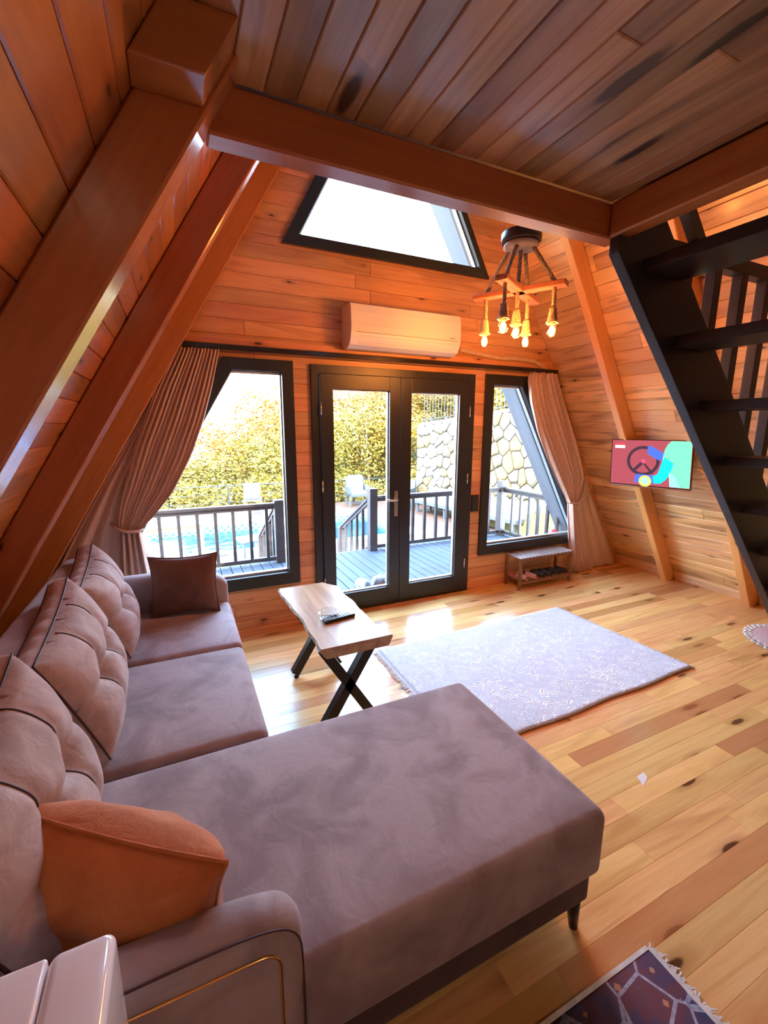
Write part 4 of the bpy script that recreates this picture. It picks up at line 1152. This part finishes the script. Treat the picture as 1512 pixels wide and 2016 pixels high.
for i, (sx_, sz_) in enumerate(seeds):
    poly = [(0, 0), (WLn, 0), (WLn, HW), (0, HW)]
    for k, (tx_, tz_) in enumerate(seeds):
        if k == i or abs(tx_-sx_) > 1.2: continue
        nx, ny = tx_-sx_, tz_-sz_; L = math.hypot(nx, ny)
        poly = clip(poly, nx/L, ny/L, ((sx_+tx_)/2*nx+(sz_+tz_)/2*ny)/L-.013)
        if not poly: break
    if len(poly) < 3: continue
    P_ = []
    for a, b in zip(poly, poly[1:]+poly[:1]):
        L = math.hypot(b[0]-a[0], b[1]-a[1])
        if L < .03: P_.append(((a[0]+b[0])/2, (a[1]+b[1])/2)); continue
        for k in (.17, .83): P_.append((a[0]+(b[0]-a[0])*k, a[1]+(b[1]-a[1])*k))
    n_ = len(P_); c = (sum(p[0] for p in P_)/n_, sum(p[1] for p in P_)/n_); pr_ = rs.uniform(.03, .08)
    def wp(a, b, w): return WA+wd_*a+Vector((0, 0, ZG+b/HW*(wtop(a)-ZG)))+wnm*w
    V0 = [wp(a, b, -.02) for a, b in P_]; V1 = [wp(a, b, pr_*.6) for a, b in P_]
    V2 = [wp(a+(c[0]-a)*.25, b+(c[1]-b)*.25, pr_+rs.uniform(-.012, .012)) for a, b in P_]
    fs = [tuple(range(2*n_, 3*n_))]
    for q in range(n_):
        r_ = (q+1) % n_; fs += [(q, r_, r_+n_, q+n_), (q+n_, r_+n_, r_+2*n_, q+2*n_)]
    MB().add(V0+V1+V2, fs).build('stone', STM[rs.randrange(4)], sw_)
x = 0
while x < WLn:
    e = min(WLn, x+rs.uniform(.35, .6)); a, b = WA+wd_*(x+.01), WA+wd_*(e-.01)
    MB().prism([a+Vector((0, 0, wtop(x))), b+Vector((0, 0, wtop(e))), b+Vector((0, 0, wtop(e)+.09)), a+Vector((0, 0, wtop(x)+.09))], wnm*.14-wnm*.5).build('coping_stone', STM[0], sw_, bevel=.012)
    x = e
tf = empty('wall_fence', WA+Vector((0, 0, 1.7)), 'black upright-bar fence on top of the stone wall', 'fence')
off = -wnm*.25
MB().tube([WA+off+Vector((0, 0, wtop(0)+.95)), WB+off+Vector((0, 0, wtop(WLn)+.95))], .02, 6).build('top_rail', FRM, tf)
MB().tube([WA+off+Vector((0, 0, wtop(0)+.18)), WB+off+Vector((0, 0, wtop(WLn)+.18))], .015, 6).build('bottom_rail', FRM, tf)
k = 0
while k*.13 < WLn:
    p = WA+off+wd_*(k*.13); z = wtop(k*.13)
    MB().box((p.x-.007, p.y-.007, z+.08), (p.x+.007, p.y+.007, z+.95)).build('bar', FRM, tf); k += 1

# furniture on the terrace
GF = plain('grey_rattan', (.07, .075, .085), .5); WC = fabric('white_cushion', (.30, .30, .30), (.36, .36, .36), (30, 30, 30)); WCH = plain('white_chair_plastic', (.3, .3, .3), .4)
DGP = plain('dark_grey_plastic', (.10, .105, .13), .4)
def armchair(name, loc, rz, label, cushion=True, mat=GF):
    o = empty(name, loc, label, 'chair'); r = Matrix.Rotation(rz, 4, 'Z'); T = Matrix.Translation(Vector(loc)) @ r
    def bx(nm, lo, hi, m, bv=.01):
        mb = MB().box(lo, hi); mb.v = [T @ v for v in mb.v]; return mb.build(nm, m, o, bevel=bv)
    bx('seat', (-.30, -.28, .30), (.30, .30, .38), mat)
    for sx in (-1, 1):
        bx('armrest', (sx*.31-.035, -.30, .38), (sx*.31+.035, .30, .60), mat)
        for sy in (-.26, .26): bx('leg', (sx*.30-.025, sy-.025, 0), (sx*.30+.025, sy+.025, .32), mat, .004)
    mb = MB().box((-.30, .26, .30), (.30, .33, .82)); mb.v = [T @ Vector((v.x, v.y+.25*(v.z-.3), v.z)) for v in mb.v]; mb.build('backrest', mat, o, bevel=.01)
    if cushion:
        mb = MB().box((-.24, .17, .40), (.24, .25, .90)); mb.v = [T @ Vector((v.x, v.y+.25*(v.z-.3), v.z)) for v in mb.v]; mb.build('back_cushion', WC, o, bevel=.03)
        bx('seat_cushion', (-.26, -.26, .38), (.26, .22, .44), WC, .02)
    return o
armchair('garden_armchair', (4.95, 12.55, ZG), R(-8), 'grey garden armchair with a white back cushion across the pool')
armchair('garden_armchair', (6.0, 11.6, ZG), R(-50), 'grey garden armchair partly hidden behind the door handle stile', cushion=False)
lb = empty('garden_bench', (6.6, 10.2, ZG), 'long low grey garden sofa in front of the stone wall', 'bench')
P0 = WA+wd_*1.0+wnm*.62; P1 = WA+wd_*4.6+wnm*.62
MB().bar(P0+Vector((0, 0, ZG+.32)), P1+Vector((0, 0, ZG+.32)), .62, .10, (0, 0, 1)).build('seat', GF, lb, bevel=.01)
MB().bar(P0-wnm*.30+Vector((0, 0, ZG+.52)), P1-wnm*.30+Vector((0, 0, ZG+.52)), .08, .34, (0, 0, 1)).build('backrest', WC, lb, bevel=.02)
MB().bar(P0+Vector((0, 0, ZG+.40)), P1+Vector((0, 0, ZG+.40)), .56, .07, (0, 0, 1)).build('seat_cushion', WC, lb, bevel=.02)
for k in range(4):
    for s in (-.24, .24):
        q = P0.lerp(P1, .03+.94*k/3)+wnm*s; MB().box((q.x-.03, q.y-.03, ZG), (q.x+.03, q.y+.03, ZG+.28)).build('leg', GF, lb)
def chair(loc, rz, label, mat):
    o = empty('plastic_chair', loc, label, 'chair'); T = Matrix.Translation(Vector(loc)) @ Matrix.Rotation(rz, 4, 'Z')
    def put(mb, nm, bv=.006): mb.v = [T @ v for v in mb.v]; return mb.build(nm, mat, o, bevel=bv)
    put(MB().box((-.24, -.24, .41), (.24, .24, .445)), 'seat', .012)
    mb = MB(); mb.grid(lambda a, b: ((a*2-1)*.21, .23+.16*b+.03*math.cos((a*2-1)*1.5), .46+.46*b), 8, 6); 
    mb.v = [T @ v for v in mb.v]; mb.build('backrest', mat, o, solid=.02)
    for sx in (-.21, .21):
        for sy in (-.21, .21): put(MB().bar((sx*1.08, sy*1.08, 0), (sx, sy, .42), .035, .035), 'leg', .003)
    return o
chair((1.05, 7.85, ZG), R(-75), 'dark grey plastic chair on the terrace, seen through the left window', DGP)
chair((-.55, 7.9, ZG), R(150), 'pale woven chair on the terrace at the left edge of the left window', fabric('woven_tan', (.42, .38, .28), (.55, .5, .4), (60, 60, 60)))
chair((1.75, 12.3, ZG), R(170), 'white chair on the far side of the pool, seen over the railing', WCH)
tt = empty('patio_table', (-.05, 8.4, ZG), 'wooden patio table with grey top at the left edge of the pool', 'table')
TWD = wood('patio_wood', (.42, .27, .13), (.34, .2, .09), (.2, .1, .05), .5, 0, .1)
MB().box((-.75, 8.05, ZG+.70), (.32, 8.62, ZG+.74)).build('tabletop', plain('table_grey', (.35, .42, .55), .4), tt, bevel=.006)
MB().box((-.72, 8.08, ZG+.62), (.29, 8.59, ZG+.698)).build('apron', TWD, tt)
for x in (-.68, .24):
    for y in (8.12, 8.55): MB().box((x-.045, y-.045, ZG), (x+.045, y+.045, ZG+.62)).build('leg', TWD, tt)
bxo = empty('storage_box', (1.35, 7.95, ZG), 'plastic-wrapped grey box standing beside the dark plastic chair', 'box')
MB().box((1.14, 7.75, ZG), (1.58, 8.1, ZG+.36)).build('body', plain('box_grey', (.28, .30, .33), .5), bxo, bevel=.02)
mb = MB(); mb.grid(lambda a, b: (1.10+.52*a, 7.71+.43*b, ZG+.375+.03*noise.noise(Vector((a*6, b*6, 3)))), 16, 12, smooth=False); mb.build('wrap', plain('clear_wrap', (.7, .75, .8), .12, spec=1), bxo, solid=.003)
# white shoes and red canister on the deck
WSH = fabric('white_canvas', (.45, .47, .5), (.55, .57, .6), (50, 50, 50))
def sneaker(x, y, a, label):
    o = empty('sneaker', (x, y, -.05), label, 'shoe'); r = Matrix.Rotation(a, 3, 'Z')
    def q(u, v, z): return Vector((x, y, -.05))+r @ Vector((v, u, z))
    out = [q(.135*math.cos(t/24*2*math.pi), (.045+.006*math.cos(t/24*2*math.pi))*math.sin(t/24*2*math.pi), 0) for t in range(24)]
    MB().prism(out, (0, 0, .028)).build('sole', WSH, o)
    mb = MB()
    def up(i, j):
        u = -.125+.25*j; t = i*math.pi*.9999
        h = .095-.065*max(0, (u+.03)/.16)**1.1 if u > -.03 else .095
        w = .044*(1-max(0, (u-.04)/.1)**2*.45)
        e_ = min(1, max(0, (u+.125)/.03))**.5*min(1, max(0, (.125-u)/.02))**.5; w *= e_; h *= e_
        return q(u, w*math.cos(t), .026+h*math.sin(t)**.7)
    mb.grid(up, 14, 14); mb.build('upper', WSH, o, solid=.004)
    for k in range(5):
        u = .0+.02*k; MB().tube([q(u, -.025, .026+.088-.35*max(0, u)), q(u+.004, 0, .034+.09-.35*max(0, u)), q(u, .025, .026+.088-.35*max(0, u))], .004, 5).build('lace', WSH, o)
    return o
sneaker(1.66, 4.08, R(8), 'left white sneaker on the deck outside the door, toe away')
sneaker(1.86, 4.10, R(-55), 'right white sneaker turned sideways on the deck outside the door')
sneaker(1.99, 4.14, R(-40), 'third white sneaker, half behind the door stile, on the deck')
tag(MB().lathe((4.32, 4.06, -.05), [(0, 0), (.075, 0), (.08, .01), (.08, .32), (.06, .37), (.03, .39), (0, .39)], 20).build('canister', plain('red_paint', (.75, .02, .03), .35), None, weld=1e-5), 'red cylindrical canister on the deck by the right window', 'canister')

# ground and trees beyond
def gmat():
    m, n, l, b = nt('dry_grass'); t = n.new('ShaderNodeTexCoord')
    l.new(ramp(n, l, noisetex(n, l, t.outputs['Object'], 3, 5, .6), [(.4, (.09, .07, .015)), (.6, (.14, .11, .025))]), b.inputs['Base Color']); b.inputs['Roughness'].default_value = .95; return m
gr = MB(); 
def gh(x, y):
    if y < 13.3 and -8 <= x <= 6.6: return ZG-1.6
    h = ZG-.2-.12*(y-13.3)+.35*noise.noise(Vector((x*.15, y*.15, 0)))
    if x > 8.2: h = max(h, 1.5+.05*(x-8))
    return h
gr.grid(lambda a, b: (-40+90*a, 4+60*b, gh(-40+90*a, 4+60*b)), 90, 60)
go = gr.build('ground', gmat(), None, recenter=False); tag(go, kind='structure')
LEAF = []
for k, c in enumerate(((.36, .19, .010), (.28, .19, .012), (.40, .17, .012), (.31, .21, .02))):
    m, n, l, b = nt('autumn_leaves_%d' % k); t = n.new('ShaderNodeTexCoord')
    l.new(ramp(n, l, noisetex(n, l, t.outputs['Object'], 5, 3), [(.35, tuple(v*.65 for v in c)), (.65, c)]), b.inputs['Base Color'])
    b.inputs['Roughness'].default_value = .7; b.inputs['Subsurface Weight'].default_value = 0
    LEAF.append(m)
BARK = plain('pale_bark', (.32, .26, .2), .8)
def leafmesh(seed, w, h, n, ls):
    q = random.Random(seed); vs = []; fs = []
    blobs = [(q.uniform(-.5, .5)*w, q.uniform(-.5, .5)*w, h*(.25+.7*q.random()), q.uniform(.28, .5)*w) for _ in range(16)]
    for i in range(n):
        bx_, by_, bz_, br = blobs[q.randrange(16)]
        d = Vector((q.gauss(0, 1), q.gauss(0, 1), q.gauss(0, 1))).normalized()*br*q.uniform(.6, 1.05)
        c = Vector((bx_, by_, bz_))+Vector((d.x, d.y, d.z*1.1))
        if c.z < .05*h: c.z = .05*h+q.random()*.3
        a = Vector((q.gauss(0, 1), q.gauss(0, 1), q.gauss(0, .6))).normalized(); b_ = a.orthogonal().normalized()
        b_ = (b_*math.cos(i)+a.cross(b_)*math.sin(i)); s = ls*q.uniform(.6, 1.3); k = len(vs)
        vs += [c-a*s, c+b_*s*.6, c+a*s, c-b_*s*.6]; fs.append((k, k+1, k+2, k+3))
    me = bpy.data.meshes.new('crown'); me.from_pydata(vs, [], fs); return me
trees = []
for k in range(4):
    o = empty('tree', (0, 0, 0), 'yellow-green autumn tree on the slope beyond the terrace', 'tree', 'autumn trees beyond the pool')
    me = leafmesh(k+1, 2.6, 4.6, 5200, .085); c = link('crown', me, LEAF[k], o)
    q = random.Random(k); mb = MB()
    mb.tube([(0, 0, -1.5), (.05, 0, 1), (.12, .05, 2.4), (.1, .1, 4.2)], .09, 7, taper=[1.2, 1, .6, .15])
    for i in range(7):
        a = q.uniform(0, 6.28); z = q.uniform(.8, 3); mb.tube([(.05, 0, z), (.5*math.cos(a), .5*math.sin(a), z+.8), (1.0*math.cos(a), 1.0*math.sin(a), z+1.7)], .03, 5, taper=[1, .6, .2])
    mb.build('trunk', BARK, o, recenter=False); trees.append(o)
rt = random.Random(5); first = [True]*4
def ttop(x, y):   # crown tops rise toward the right as in the view
    u = x/y; return interp([(-.5, .1), (.02, .5), (.06, 1.0), (.12, 2.6), (.2, 3.3), (.4, 4.1), (.6, 4.6), (1.2, 6.5)], u)*(y/22)
rowsT = [(16.5, -3, 15, 1.35, .55), (19.5, -4, 20, 1.6, .8), (23, -5, 24, 1.9, 1.0)]
for yy, xa, xb, stp, kk in rowsT:
    x = xa
    while x < xb:
        X = x+rt.uniform(-.4, .4); Y = yy+rt.uniform(-.8, .8); top = 1.63+(ttop(X, Y)-1.63)*(1 if kk == 1 else .85)+rt.uniform(-.35, .1)
        g = gh(X, Y); s = max(.35, (top-g)/5.3)
        k = rt.randrange(4)
        sc3 = (max(s, .75), max(s, .75), s)
        if first[k]:
            first[k] = False; o = trees[k]; o.location = (X, Y, g); o.rotation_euler.z = rt.uniform(0, 6); o.scale = sc3
        else:
            o = dup(trees[k], (X, Y, g), rt.uniform(0, 6), scale=sc3)
        x += stp
# shrubs along the terrace edge and over the stone wall
me = leafmesh(9, 1.1, 1.1, 2200, .05)
sh0 = None
for X, Y, z, s in [(-3+1.15*i, 14.2+.3*math.sin(i*2), ZG-.5, 1.0+.15*math.sin(i*3)) for i in range(11)]+[(9.3, 11, 1.5, 1.3), (9.6, 9.4, 1.6, 1.4), (10.0, 7.8, 1.8, 1.4), (10.3, 6.3, 1.9, 1.4), (11, 12, 1.5, 2.0)]:
    wallside = X > 8.5
    lab = 'yellow-green shrub behind the black fence above the stone wall' if wallside else 'low yellow shrub just beyond the terrace railing'
    o = bpy.data.objects.new('shrub', me); COL.objects.link(o)
    if sh0 is None: me.materials.append(LEAF[3]); sh0 = o
    o.location = (X, Y, z); o.scale = (s, s, s); o.rotation_euler.z = X*2
    tag(o, lab, 'shrub', 'shrubs above the wall' if wallside else 'shrubs by the terrace railing')
